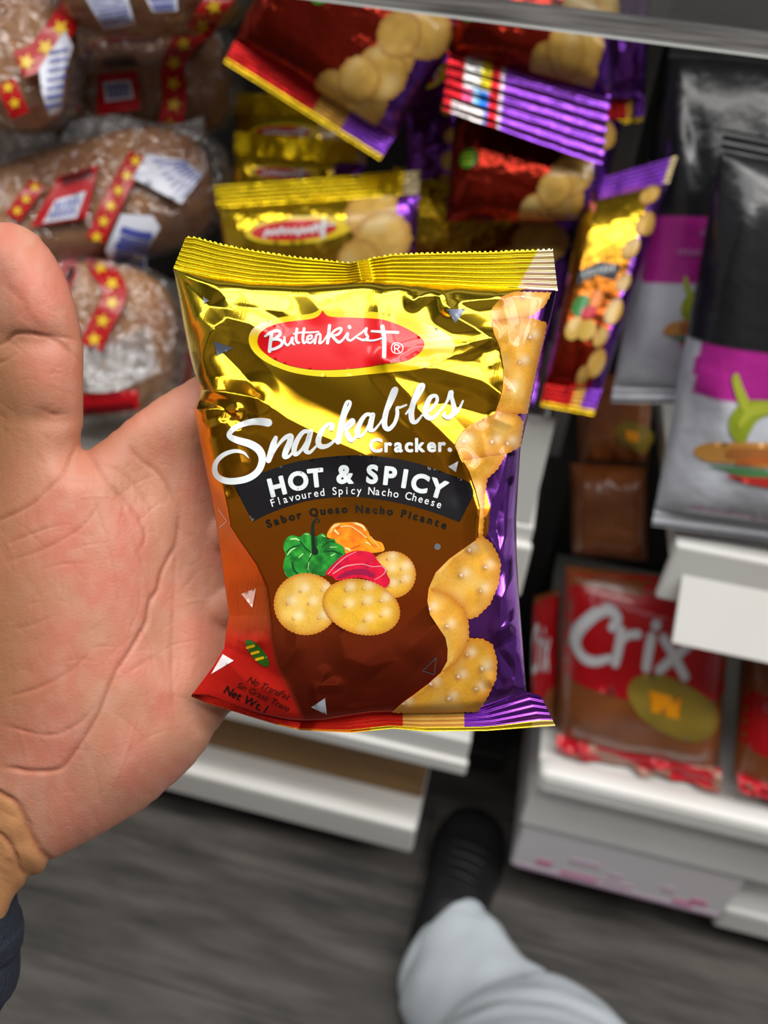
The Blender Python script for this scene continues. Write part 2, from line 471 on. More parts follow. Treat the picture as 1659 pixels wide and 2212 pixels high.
def pouch_rise(x, y):
    "height of the film towards the viewer, in millimetres"
    l, r, t, b = L_ed(y), R_ed(y), T_bot(x), B_top(x)
    fc = lambda u: np.sqrt(np.clip(1-(1-np.clip(u, 0, 1))**2, 0, 1))
    gs = lambda u: 1-(1-np.clip(u, 0, 1))**2
    low = sstep(1030, 1080, y)
    fl = fc((x-l)/75)*(1-low) + low*np.clip((x-l)/np.maximum(XR(y)-l, 30), 0, 1)
    fr = fc((r-x)/70)
    h = 11.5*fl*fr*(.70+.30*gs((y-t)/230))*gs((y-t+14)/34)*(.3+.7*gs((b-y)/190))*gs((b-y+12)/30)
    e = np.clip(np.minimum(np.minimum(x-l, r-x), np.minimum(y-t, b-y))/26, 0, 1)
    k = np.zeros_like(h)
    for line, amp, w in FOLDS: k += tent(x, y, line, amp, w)
    k += .45*(vnoise(x/110, y/80, 3)-.5)+.10*(vnoise(x/40, y/44, 5)-.5)+1.0*(vnoise(x/48, y/66, 15)-.5)*sstep(1350, 1450, y)
    return h+k*e
_gx = np.arange(360, 1225, 2.5); _gy = np.arange(500, 1600, 2.5)
_GX, _GY = np.meshgrid(_gx, _gy)
_RISE = pouch_rise(_GX, _GY)
def rise(x, y):
    u = np.clip((np.asarray(x)-_gx[0])/2.5, 0, len(_gx)-1.001); v = np.clip((np.asarray(y)-_gy[0])/2.5, 0, len(_gy)-1.001)
    i, j = v.astype(int), u.astype(int); fv, fu = v-i, u-j
    return (_RISE[i, j]*(1-fu)+_RISE[i, j+1]*fu)*(1-fv)+(_RISE[i+1, j]*(1-fu)+_RISE[i+1, j+1]*fu)*fv
def film_col(x, y):
    ys = [520, 640, 850, 1000, 1150, 1300, 1420, 1560]
    C = np.array([(.86, .70, .02), (.86, .62, .04), (.86, .47, .02), (.84, .36, .02), (.80, .24, .02), (.74, .13, .02), (.62, .09, .035), (.58, .06, .03)])
    c = np.stack([np.interp(y, ys, C[:, k]) for k in range(3)], -1)
    pur = (x > LB(y)+22)
    c = np.where(pur[..., None], np.array([.26, .065, .46]), c)
    side = sstep(4, -14, x-XR(y))*sstep(1040, 1090, y)  # left facet: the hand's red reflection put into colour and lowered metal
    low = sstep(1330, 1400, y)*side
    c = c*(1-low[..., None])+np.array([.70, .02, .012])*low[..., None]
    return np.concatenate([c, (1-.5*side*(.5+.5*sstep(1270, 1400, y)))[..., None]], -1)
bag = thing('snack_packet', unproj(800, 1575, D0), 'gold foil cracker packet held up in the hand, sharp in front', 'snack packet', 'foil cracker packets')
def build_pouch():
    nr, nc = 400, 330
    s = np.linspace(0, 1, nc); t = np.linspace(0, 1, nr)
    S, T = np.meshgrid(s, t)
    y = 578+T*(1500-578)
    for _ in range(4):
        x = L_ed(y)+S*(R_ed(y)-L_ed(y))
        y = T_bot(x)+T*(B_top(x)-T_bot(x))
    x = L_ed(y)+S*(R_ed(y)-L_ed(y))
    h = rise(x, y)
    h[:, 0] = h[:, -1] = 0; h[0] = h[-1] = 0
    Pf = unproj(x, y, D0-h/1000).reshape(-1, 3)
    bk = np.minimum(np.minimum(S, 1-S)/.12, np.minimum(T, 1-T)/.15)
    bk = 6*np.sqrt(np.clip(1-(1-np.clip(bk, 0, 1))**2, 0, 1))
    Pb = unproj(x, y, D0+bk/1000).reshape(-1, 3)
    c = film_col(x, y).reshape(-1, 4)
    V = np.vstack([Pf, Pb])
    Fc = np.vstack([grid_faces(nr, nc, 0, True), grid_faces(nr, nc, nr*nc)])
    o = mesh_obj('pouch', V, Fc, M_FOIL, bag, np.vstack([c, c]), label='gold to red metallic film pouch, crumpled')
    bm = bmesh.new(); bm.from_mesh(o.data); bmesh.ops.remove_doubles(bm, verts=bm.verts, dist=1e-7); bm.to_mesh(o.data); bm.free()
build_pouch()
def build_seal(name, top, label):
    nr, nc = 61, 340
    S, T = np.meshgrid(np.linspace(0, 1, nc), np.linspace(0, 1, nr))
    if top:
        xa, xb = 402+S*(1194-402), 374+S*(1205-374)
        ya, yb = T_top(xa), T_bot(xb)+2
    else:
        xa, xb = 415+S*(1152-415), 413+S*(1200-413)
        xa = np.where(S > .9, xa+(S-.9)*160, xa)
        ya, yb = B_top(xa)-2, B_bot(xb)
    x, y = xa+(xb-xa)*T, ya+(yb-ya)*T
    n = 7.5 if top else 5
    rib = .34*np.sin(T*n*2*math.pi)*np.clip(np.minimum(T, 1-T)/.06, 0, 1)
    rib *= .9+.2*vnoise(x/70, T*4, 8)
    wav = 1.1*np.sin(x/70.)+.8*(vnoise(x/45, y*0, 2)-.5)
    if top:
        pinch = tent(x, y, [(770, 560), (782, 612)], 2.2, 26)-tent(x, y, [(800, 556), (812, 612)], 1.2, 30)
        # small teeth along the cut edge
        y = y+np.where(T < .03, 1.6*np.sign(np.sin(x*.55)), 0)
        lean = 1.5*(1-T)
    else:
        pinch = tent(x, y, [(655, 1556), (640, 1580)], -1.5, 30)
        lean = -2.5*T
    h = rib+wav*.5+pinch+lean
    h = h*np.clip((T if top is False else 1-T)*14, .0, 1)
    c = film_col(x, y)
    if top:
        c[..., 3] = .8; c[..., :3] = (.80, .63, .012)
        lim = 1160-(y-545)*.55
        pale = x > lim
        c[pale] = (.80, .66, .36, .6)
    else:
        c[..., 3] = .7; c = c[..., :]; c[..., :3] = (.62, .025, .012)
        c[(x > 870) & (x <= 1003)] = (.72, .40, .08, .3)
        c[x > 1003] = (.25, .05, .46, .85)
        tip = T > .80
        c[tip & (x < 600)] = (.62, .06, .012, .8); c[tip & (x >= 600) & (x < 800)] = (.85, .3, .01, .8); c[tip & (x >= 800)] = (.86, .62, .02, .8); c[tip & (x > 1150)] = (.78, .52, .12, .4)
    P = unproj(x, y, D0-h/1000).reshape(-1, 3); Q = unproj(x, y, D0-h/1000+.0005).reshape(-1, 3)
    Fc = np.vstack([grid_faces(nr, nc, 0, True), grid_faces(nr, nc, nr*nc)])
    cc = c.reshape(-1, 4)
    mesh_obj(name, np.vstack([P, Q]), Fc, M_FOIL, bag, np.vstack([cc, cc]), label=label)
build_seal('top_seal', True, 'yellow ribbed heat seal along the top')
build_seal('bottom_seal', False, 'red and purple ribbed heat seal with gold rim')
bag_surf = lambda x, y, off: unproj(x, y, D0-rise(x, y)/1000-.00015-off)

# logo
Zl = lambda pts: [(540+x/3.607, 650+y/3.607) for x, y in pts]
d = Decal()
YEL = np.array(srgb(240, 205, 10)); 
def yel(x, y):
    t = sstep(900, 950, x)*sstep(775, 700, y)+sstep(600, 560, x)*sstep(730, 700, y)
    return YEL*(1-t[:, None]*.75)+np.array(srgb(238, 226, 196))*t[:, None]*.75
d.region([catmull(Zl([(567, 30), (590, 65), (640, 80), (800, 85), (960, 85), (1100, 105), (1250, 145), (1400, 190), (1500, 235), (1570, 290), (1597, 340), (1590, 385), (1550, 440), (1450, 490), (1300, 535), (1100, 555), (900, 575), (750, 590), (600, 592), (450, 580), (300, 550), (150, 490), (60, 430), (10, 370), (-10, 310), (0, 250), (40, 200), (120, 160), (250, 125), (400, 108), (470, 100), (520, 80), (550, 55)]), 3, True)], yel, 0)
RED = srgb(214, 4, 18)
d.region([catmull(Zl([(567, 75), (590, 105), (640, 125), (800, 130), (1000, 140), (1100, 165), (1200, 205), (1290, 255), (1345, 300), (1358, 335), (1340, 385), (1280, 435), (1200, 470), (1050, 490), (900, 515), (750, 530), (600, 537), (450, 530), (300, 500), (180, 450), (100, 390), (65, 340), (60, 300), (80, 250), (140, 205), (250, 170), (400, 150), (480, 140), (530, 120), (552, 97)]), 3, True)], RED, 1.2)
WH = srgb(222, 229, 232)
for st in [
    [(168, 258, 26), (158, 330, 28), (152, 392, 28)],
    [(118, 275, 18), (165, 245, 24), (215, 232, 24), (236, 255, 24), (205, 287, 24), (165, 302, 22), (215, 298, 24), (250, 318, 24), (240, 348, 24), (195, 372, 24), (150, 382, 22)],
    [(268, 285, 20), (272, 325, 20), (295, 345, 18), (318, 315, 16), (330, 285, 20), (330, 325, 20), (345, 340, 14)],
    [(366, 218, 22), (358, 290, 22), (370, 325, 20), (385, 325, 14)],
    [(422, 215, 22), (412, 290, 22), (420, 328, 20), (445, 312, 14)],
    [(340, 256, 12), (400, 246, 15), (470, 246, 15), (535, 240, 12)],
    [(445, 305, 14), (480, 290, 16), (478, 268, 16), (450, 280, 18), (448, 318, 20), (475, 325, 18), (500, 300, 14)],
    [(505, 330, 20), (512, 290, 20), (520, 265, 18), (545, 258, 18), (548, 290, 20), (542, 328, 22), (570, 315, 14), (600, 270, 14)],
    [(620, 192, 26), (612, 262, 26), (604, 328, 26)],
    [(615, 290, 18), (655, 235, 20), (700, 212, 20), (712, 225, 22), (690, 258, 22), (645, 276, 20), (665, 300, 24), (692, 322, 24), (725, 300, 18), (762, 250, 18), (758, 292, 22), (785, 308, 18), (830, 275, 16), (880, 240, 16), (908, 212, 18)],
    [(908, 214, 20), (902, 250, 22), (918, 285, 22), (885, 305, 20), (835, 288, 16)],
    [(890, 305, 16), (960, 308, 16), (1030, 290, 14)],
    [(1032, 200, 34), (1046, 300, 33), (1045, 432, 33)],
    [(948, 236, 18), (1050, 242, 22), (1152, 246, 24)],
    [(1100, 370, 8), (1112, 338, 8), (1145, 326, 8), (1180, 340, 8), (1192, 370, 8), (1178, 400, 8), (1145, 410, 8), (1112, 398, 8), (1100, 368, 8)],
    [(1128, 394, 9), (1128, 346, 9), (1152, 345, 9), (1162, 358, 9), (1152, 371, 9), (1130, 372, 9)], [(1142, 372, 9), (1164, 395, 9)]]:
    d.stroke(st, WH, 2.4, 3.607, 540, 650)
d.stroke([(774, 200, 26), (777, 206, 28)], WH, 2.4, 3.607, 540, 650)
d.build('brand_logo', bag_surf, M_PRINT, bag, 'red oval logo with yellow border and white script')

# script name
d = Decal()
for st in [
    [(398, 295, 50), (350, 288, 46), (285, 292, 38), (215, 315, 34), (168, 348, 32), (160, 378, 34), (205, 402, 42), (285, 426, 48), (340, 462, 50), (362, 515, 46), (345, 580, 42), (300, 625, 42), (235, 650, 42), (150, 656, 40), (90, 632, 36), (68, 588, 34), (80, 535, 30), (125, 492, 28), (190, 470, 24), (245, 480, 18), (278, 512, 5)],
    [(445, 388, 26), (432, 425, 38), (416, 480, 40), (400, 528, 34)],
    [(420, 500, 14), (455, 440, 18), (500, 390, 26), (538, 378, 34), (530, 420, 38), (508, 470, 38), (500, 505, 30), (530, 500, 18), (570, 450, 14)],
    [(660, 352, 26), (620, 350, 26), (585, 390, 30), (560, 450, 34), (565, 490, 28), (598, 470, 20), (636, 410, 18), (662, 352, 18)],
    [(662, 350, 30), (645, 410, 36), (630, 462, 34), (655, 478, 22), (695, 440, 14)],
    [(790, 330, 32), (795, 308, 26), (765, 308, 22), (728, 350, 30), (708, 405, 36), (722, 440, 34), (770, 435, 24), (832, 385, 13)],
    [(830, 412, 36), (845, 345, 38), (868, 255, 30), (900, 195, 20), (905, 168, 18), (885, 168, 20), (868, 215, 26), (850, 300, 34), (832, 400, 34)],
    [(845, 365, 16), (880, 310, 20), (918, 278, 24), (922, 300, 24), (885, 338, 20), (890, 370, 34), (910, 400, 32), (935, 388, 18), (965, 345, 13)],
    [(1042, 248, 26), (1005, 245, 24), (972, 285, 30), (948, 345, 34), (958, 378, 26), (990, 360, 18), (1022, 305, 18), (1045, 248, 18)],
    [(1045, 246, 30), (1032, 300, 36), (1030, 338, 32), (1055, 338, 18), (1088, 300, 13)],
    [(1085, 305, 13), (1135, 225, 16), (1180, 130, 20), (1192, 88, 20), (1172, 92, 24), (1148, 160, 30), (1122, 250, 34), (1118, 312, 34), (1142, 335, 28), (1178, 300, 24), (1196, 245, 24), (1196, 205, 22), (1215, 200, 16), (1252, 185, 12)],
    [(1250, 240, 13), (1310, 160, 18), (1352, 90, 20), (1358, 62, 20), (1336, 66, 24), (1308, 130, 32), (1284, 220, 36), (1288, 280, 34), (1312, 290, 24), (1345, 255, 13)],
    [(1345, 252, 14), (1400, 215, 18), (1440, 165, 22), (1436, 130, 22), (1402, 138, 28), (1374, 195, 34), (1372, 245, 34), (1402, 268, 28), (1440, 245, 18), (1475, 200, 13)],
    [(1470, 215, 13), (1505, 160, 18), (1528, 106, 30), (1532, 135, 24), (1545, 195, 32), (1545, 235, 32), (1515, 262, 28), (1484, 252, 20), (1490, 232, 14)],
    [(1540, 250, 24), (1575, 215, 18), (1602, 160, 12)]]:
    d.stroke(st, WH, 2, 2.86, 440, 810)
pos = along_arc('Cracker', (799, 976), (880, 975.5), (962, 975), 28, .01)
d.letters('Cracker', pos, 28, WH, 2, .01, thick=2.6)
d.stroke([(971, 971, 9), (972, 972, 9)], WH, 2)
d.build('script_lettering', bag_surf, M_PRINT, bag, 'white script lettering')

# flavour banner
Zb = lambda pts: [(490+x/2.9625, 960+y/2.9625) for x, y in pts]
d = Decal()
top = catmull(Zb([(45, 265), (200, 192), (400, 122), (600, 86), (830, 70), (1050, 86), (1250, 130), (1450, 202), (1556, 245)]), 6)
rgt = Zb([(1575, 290), (1578, 320), (1490, 498)])
bot = catmull(Zb([(1490, 498), (1300, 428), (1100, 375), (900, 342), (750, 336), (550, 356), (400, 395), (250, 452), (165, 497)]), 6)
d.region([list(map(tuple, top))+rgt+list(map(tuple, bot))], srgb(13, 12, 18), 0)
cx = {'H': (328, 338, 310), }
P1 = [('H', 334, 322, -14), ('O', 465, 287, -9), ('T', 575, 268, -6), ('&', 757, 245, 0), ('S', 928, 245, 3), ('P', 1040, 256, 6), ('I', 1130, 273, 9), ('C', 1224, 301, 13), ('Y', 1336, 335, 17)]
for ch, x, y, a in P1:
    (X, Y), = Zb([(x, y)])
    d.letters(ch, [(X, Y, a)], 36.5, WH, 2, .02, xs=1.0, thick=3)
t_ = 'Flavoured Spicy Nacho Cheese'
d.letters(t_, along_arc(t_, Zb([(282, 402)])[0], Zb([(830, 318)])[0], Zb([(1372, 412)])[0], 16, 0, True), 16, WH, 2, .012, 3, xs=.92)
d.build('flavour_banner', bag_surf, M_PRINT, bag, 'black curved banner with white capitals')
d = Decal()
t_ = 'Sabor Queso Nacho Picante'
d.letters(t_, along_arc(t_, Zb([(262, 533)])[0], Zb([(820, 436)])[0], Zb([(1398, 543)])[0], 15.5, .01), 15.5, srgb(26, 19, 6), 1, .01, 3, thick=2.2)
d.build('spanish_lettering', bag_surf, M_PRINT, bag, 'dark curved lettering under the banner')
def line_text(t, a, b, size, color, bold, slant=.15):
    adv = [(glyph(c, bold)[1] if c != ' ' else .35) for c in t]
    L = math.hypot(b[0]-a[0], b[1]-a[1]); ang = math.degrees(math.atan2(b[1]-a[1], b[0]-a[0]))
    gap = max(.05, (L/size-sum(adv))/(len(t)-1)); x = 0; pos = []
    for w in adv:
        f = (x+w/2)*size/L; pos.append((a[0]+(b[0]-a[0])*f, a[1]+(b[1]-a[1])*f, ang)); x += w+gap
    d = Decal(); d.letters(t, pos, size, color, 1, bold, 3, slant=slant)
    d.build('small_lettering', bag_surf, M_PRINT, bag, 'dark small slanted lettering')
DK = srgb(52, 14, 8)
line_text('No TransFat', (533, 1473), (612, 1508), 14, DK, 0, .25)
line_text('Sin Grasa Trans', (510, 1484), (622, 1537), 13, DK, 0, .25)
line_text('Net Wt. 1', (482, 1496), (556, 1533), 17, srgb(30, 10, 8), .02, .1)


# printed crackers down the right side
def cracker_col(loop, holes, cut, base=(.68, .34, .03), seed=0, r=3.0):
    r_ = 13. if cut else 8.
    L = list(loop)+[loop[0]]
    def f(x, y):
        e = pl_dist(x, y, L)
        if cut: e = np.where(np.abs(x-LB(y)) < e+3, 30, e)
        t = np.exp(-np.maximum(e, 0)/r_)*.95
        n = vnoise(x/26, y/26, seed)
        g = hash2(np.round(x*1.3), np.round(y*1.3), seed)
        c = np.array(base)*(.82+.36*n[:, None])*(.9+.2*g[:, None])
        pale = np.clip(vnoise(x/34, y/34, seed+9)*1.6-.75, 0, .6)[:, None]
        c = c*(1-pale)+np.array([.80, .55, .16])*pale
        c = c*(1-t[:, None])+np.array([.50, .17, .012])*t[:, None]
        for hx, hy in holes:
            q = np.hypot(x-hx, y-hy)
            pl = np.exp(-(np.hypot(x-hx-10, y-hy+6)/10)**2)[:, None]*.55
            c = c*(1-pl)+np.array([.82, .72, .5])*pl
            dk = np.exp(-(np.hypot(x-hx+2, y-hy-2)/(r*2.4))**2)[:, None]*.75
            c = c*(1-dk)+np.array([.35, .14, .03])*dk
            w = (q < r)[:, None]
            c = np.where(w, np.array([.75, .6, .5]), c)
        return c
    return f
def scallop(loop, cut, period=12.5, amp=2.2):
    L = np.array(resample(loop, 3.0)); n = len(L)
    T = np.roll(L, -1, 0)-np.roll(L, 1, 0); T /= np.linalg.norm(T, axis=1)[:, None]+1e-9
    N = np.stack([T[:, 1], -T[:, 0]], 1)
    s = np.cumsum(np.linalg.norm(np.roll(L, -1, 0)-L, axis=1))
    k = (L[:, 0] > LB(L[:, 1])+6) if cut else np.ones(n, bool)
    return [tuple(p) for p in L+N*(amp*np.abs(np.sin(s*math.pi/period))*k)[:, None]]
d = Decal()
KR = [
    ([(1110, 628), (1085, 640), (1064, 664), (1058, 680), (1064, 694), (1095, 696), (1122, 690), (1154, 682), (1178, 662), (1190, 640), (1192, 630)], [(1130, 640)], 0),
    ([(1062, 694), (1095, 689), (1122, 684), (1150, 688), (1180, 698), (1176, 724), (1158, 800), (1138, 893), (1108, 892), (1068, 894), (1080, 863), (1086, 839), (1088, 796), (1080, 751), (1067, 721)], [(1145, 728), (1123, 783), (1099, 838)], 1),
    ([(1061, 896), (1090, 890), (1118, 897), (1130, 912), (1124, 964), (1097, 978), (1060, 982), (998, 993), (983, 965), (984, 957), (998, 932), (1022, 914)], [(1003, 953), (1064, 954), (1097, 957)], 3),
    ([(998, 992), (1060, 978), (1096, 976), (1073, 1014), (1052, 1033), (1046, 1069), (1046, 1093), (1042, 1156), (1034, 1158), (1033, 1147), (1037, 1096), (1028, 1060), (1013, 1017)], [], 2),
    ([(1040, 1158), (1061, 1174), (1076, 1201), (1081, 1219), (1076, 1262), (1058, 1304), (1031, 1331), (1012, 1337), (1000, 1310), (970, 1285), (945, 1276), (926, 1271), (941, 1237), (971, 1207), (1022, 1171)], [(1048, 1225), (996, 1243), (1038, 1276), (1013, 1188)], 3),
    ([(926, 1271), (945, 1276), (975, 1290), (1000, 1315), (1011, 1345), (1012, 1377), (1005, 1400), (985, 1430), (958, 1450), (952, 1453), (966, 1428), (967, 1402), (962, 1377), (953, 1364), (929, 1328), (923, 1298)], [(927, 1315), (965, 1353)], 4),
    ([(1015, 1380), (1040, 1380), (1063, 1392), (1073, 1428), (1071, 1466), (1053, 1504), (1038, 1529), (1030, 1537), (846, 1539), (868, 1519), (896, 1499), (926, 1476), (952, 1453), (985, 1430), (1003, 1400)], [(1009, 1415), (1041, 1444), (990, 1462), (1029, 1488), (970, 1509), (932, 1478), (872, 1520)], 3.5)]
for i, (lp, ho, lay) in enumerate(KR):
    sl = scallop(lp, True)
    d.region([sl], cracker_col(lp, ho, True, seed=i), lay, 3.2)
d.build('cracker_strip', bag_surf, M_PRINT, bag, 'printed row of round golden crackers')

# peppers and crackers picture
Zp = lambda pts: [(580+x/4.879, 1100+y/4.879) for x, y in pts]
def ell(cx, cy, rx, ry, a=0, n=40):
    a = math.radians(a)
    return [(cx+rx*math.cos(t)*math.cos(a)-ry*math.sin(t)*math.sin(a), cy+rx*math.cos(t)*math.sin(a)+ry*math.sin(t)*math.cos(a)) for t in np.linspace(0, 2*math.pi, n, endpoint=False)]
def blotch(base, light, dark, seed, s=9):
    def f(x, y):
        n = vnoise(x/s, y/s, seed)[:, None]; m = vnoise(x/3., y/3., seed+3)[:, None]
        c = np.array(base)*(1-n)+np.array(light)*n
        k = np.clip(1.3*vnoise(x/(s*1.6), y/(s*1.6), seed+7)-.6, 0, .7)[:, None]
        return (c*(1-k)+np.array(dark)*k)*(.88+.24*m)
    return f
d = Decal()
og = Zp([(615, 290), (640, 210), (700, 150), (800, 140), (920, 138), (1000, 165), (1050, 230), (1075, 290), (1130, 330), (1190, 350), (1215, 390), (1215, 440), (1100, 460), (900, 460), (820, 470), (795, 430), (760, 380), (710, 350), (690, 320)])
d.region([catmull(og, 3, True)], blotch(srgb(240, 120, 10), srgb(250, 165, 30), srgb(214, 84, 10), 1), 1, 3)
for st in [[(650, 250, 8), (680, 190, 18), (740, 160, 16)], [(700, 225, 22), (735, 260, 18)], [(760, 185, 10), (860, 180, 10), (960, 240, 10), (1030, 300, 10)], [(920, 150, 22), (990, 180, 26), (1020, 225, 14)], [(1080, 290, 7), (1140, 370, 7), (1170, 410, 6)], [(815, 410, 22), (860, 430, 20)], [(1030, 350, 16), (1070, 370, 12)]]:
    d.stroke(st, srgb(255, 214, 150), 2, 4.879, 580, 1100)
for st in [[(720, 200, 22), (770, 180, 18)], [(860, 420, 12), (960, 380, 14)], [(1000, 250, 8), (1040, 310, 8), (1110, 390, 8)]]:
    d.stroke(st, srgb(214, 92, 10), 1.7, 4.879, 580, 1100)
c3 = ell(*Zp([(1300, 690)])[0], 51, 50)
d.region([scallop(c3, False, 8, 1.6)], cracker_col(c3, [tuple(p) for p in Zp([(1262, 522), (1405, 622), (1260, 640), (1402, 755), (1270, 800)])], False, (.70, .39, .03), 21, 1.4), 1.5, 2.6)
gp = Zp([(160, 360), (200, 295), (260, 275), (330, 292), (370, 258), (420, 245), (450, 280), (500, 290), (560, 255), (608, 280), (625, 320), (690, 312), (712, 350), (780, 390), (805, 440), (790, 490), (700, 570), (640, 650), (600, 700), (420, 690), (300, 725), (235, 742), (190, 705), (155, 620), (165, 540), (180, 480), (160, 420)])
d.region([catmull(gp, 3, True)], blotch(srgb(16, 112, 38), srgb(52, 168, 52), srgb(4, 52, 22), 4), 2, 3)
for st in [[(190, 450, 10), (250, 400, 14), (330, 380, 8)], [(330, 330, 12), (390, 410, 14), (440, 450, 10)], [(410, 670, 10), (420, 560, 10), (470, 460, 8)], [(560, 400, 10), (640, 340, 10), (700, 345, 6)], [(580, 450, 8), (680, 440, 14), (780, 480, 8)], [(250, 560, 16), (270, 640, 20), (330, 700, 16)], [(500, 300, 12), (510, 380, 12)]]:
    d.stroke(st, srgb(8, 66, 24), 2.6, 4.879, 580, 1100)
for st in [[(235, 315, 16), (290, 312, 20), (325, 330, 10)], [(200, 480, 12), (240, 430, 16), (280, 410, 10)], [(320, 510, 10), (360, 470, 14)], [(435, 500, 10), (450, 470, 10)], [(650, 400, 10), (720, 400, 8)], [(385, 262, 10), (425, 268, 8)], [(565, 275, 12), (595, 290, 8)], [(660, 490, 14), (700, 470, 10)], [(425, 560, 8), (415, 640, 6)]]:
    d.stroke(st, srgb(170, 225, 140), 3, 4.879, 580, 1100)
d.stroke([(490, 445, 70), (478, 390, 44), (470, 300, 34), (462, 200, 30), (475, 135, 24), (500, 105, 18), (525, 112, 14), (528, 135, 12), (505, 140, 10)], srgb(12, 34, 24), 3.4, 4.879, 580, 1100)
c1 = ell(*Zp([(395, 1000)])[0], 68.5, 66)
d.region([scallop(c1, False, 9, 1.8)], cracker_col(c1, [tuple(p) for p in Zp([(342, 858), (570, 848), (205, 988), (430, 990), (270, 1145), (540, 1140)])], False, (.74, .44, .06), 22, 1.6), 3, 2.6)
rd = Zp([(600, 682), (640, 620), (720, 540), (800, 480), (880, 445), (970, 438), (1060, 450), (1110, 480), (1150, 540), (1195, 590), (1232, 622), (1250, 690), (1278, 740), (1270, 790), (1225, 832), (1180, 800), (1100, 765), (1000, 730), (900, 725), (720, 750), (680, 712)])
d.region([catmull(rd, 3, True)], blotch(srgb(206, 8, 46), srgb(226, 20, 60), srgb(150, 10, 60), 6), 4, 3)
for st in [[(630, 680, 8), (720, 580, 10), (820, 500, 8), (920, 450, 6)], [(680, 680, 10), (790, 610, 14), (900, 585, 12), (1000, 580, 8), (1090, 605, 8), (1190, 600, 10)], [(1195, 600, 8), (1232, 640, 10), (1205, 690, 8), (1120, 745, 6)]]:
    d.stroke(st, srgb(246, 150, 160), 5, 4.879, 580, 1100)
d.stroke([(740, 720, 30), (860, 670, 50), (1000, 660, 60), (1100, 700, 40)], srgb(150, 16, 66), 4.5, 4.879, 580, 1100)
c2 = ell(*Zp([(980, 1030)])[0], 84, 58, 16)
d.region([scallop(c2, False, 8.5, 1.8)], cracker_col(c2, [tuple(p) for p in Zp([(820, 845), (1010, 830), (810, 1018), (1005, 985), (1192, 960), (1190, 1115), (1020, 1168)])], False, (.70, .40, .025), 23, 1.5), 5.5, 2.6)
d.build('pepper_picture', bag_surf, M_PRINT, bag, 'printed green, orange and red peppers with three crackers')

# small confetti triangles, leaf badge
d = Decal()
SIL = srgb(120, 128, 140)
for t3, c in [([(462, 737), (505, 752), (468, 768)], srgb(70, 78, 92)), ([(965, 668), (1006, 667), (984, 698)], srgb(120, 128, 150)), ([(438, 640), (452, 650), (440, 656)], SIL),
              ([(521, 1283), (553, 1271), (545, 1313)], srgb(238, 190, 176)), ([(481, 1413), (505, 1427), (456, 1456)], srgb(232, 226, 230)),
              ([(968, 1008), (990, 996), (985, 1020)], srgb(190, 196, 204)), ([(672, 1528), (702, 1508), (706, 1544)], srgb(150, 156, 164))]:
    d = Decal(); d.region([t3], c, 1); d.build('confetti_triangle', bag_surf, M_PRINT, bag)
for t3, c, w in [([(472, 1100), (490, 1126), (474, 1140)], srgb(240, 180, 160), 2), ([(913, 1449), (942, 1420), (938, 1457), (913, 1449)], srgb(70, 60, 62), 2.6)]:
    L = resample(t3, 6, False); d = Decal(); d.stroke([(x, y, w) for x, y in L], c, 1, n=2); d.build('confetti_triangle', bag_surf, M_PRINT, bag)
d = Decal(); d.region([ell(945, 1181, 7, 7, 0, 16)], srgb(96, 100, 108), 1); d.build('confetti_dot', bag_surf, M_PRINT, bag)
d = Decal()
d.region([ell(556, 1411, 37, 13, 50)], srgb(40, 92, 20), 1, 5)
for k in (-16, 0, 16):
    d.stroke([(548+k*.62-4, 1408+k*.8+4, 6), (562+k*.62-4, 1402+k*.8+6, 6)], srgb(226, 176, 10), 2)
d.build('printed_badge', bag_surf, M_PRINT, bag, 'small green badge with yellow bars')
# ------------------------------------------------------------------ the person: hand, sleeve, leg, shoe
person = thing('person', (0.1, 0.2, 0.0), 'person whose left hand holds the packet, dark sleeve, pale grey trousers, black shoe', 'person')
OUT = [(-60, 505), (-20, 484), (5, 478), (35, 481), (70, 496), (100, 526), (130, 570), (153, 620), (168, 668), (177, 715), (182, 760), (183, 820), (183, 880), (180, 930), (177, 955), (183, 972),
       (200, 962), (232, 940), (262, 915), (300, 886), (350, 851), (400, 823), (450, 790), (520, 745), (590, 730), (640, 800), (660, 950), (660, 1150), (640, 1350), (590, 1470), (540, 1518), (497, 1540),
       (480, 1565), (463, 1583), (455, 1605), (430, 1640), (400, 1672), (370, 1700), (330, 1735), (300, 1757), (270, 1775), (210, 1810), (160, 1836), (118, 1858), (107, 1861), (100, 1876), (86, 1890), (64, 1894), (57, 1906), (50, 1920), (36, 1932),
       (-20, 2050), (-100, 2200), (-180, 2330), (-560, 2150), (-480, 2000), (-400, 1800), (-330, 1550), (-290, 1300), (-260, 1100), (-235, 950), (-215, 800), (-190, 680), (-140, 580)]
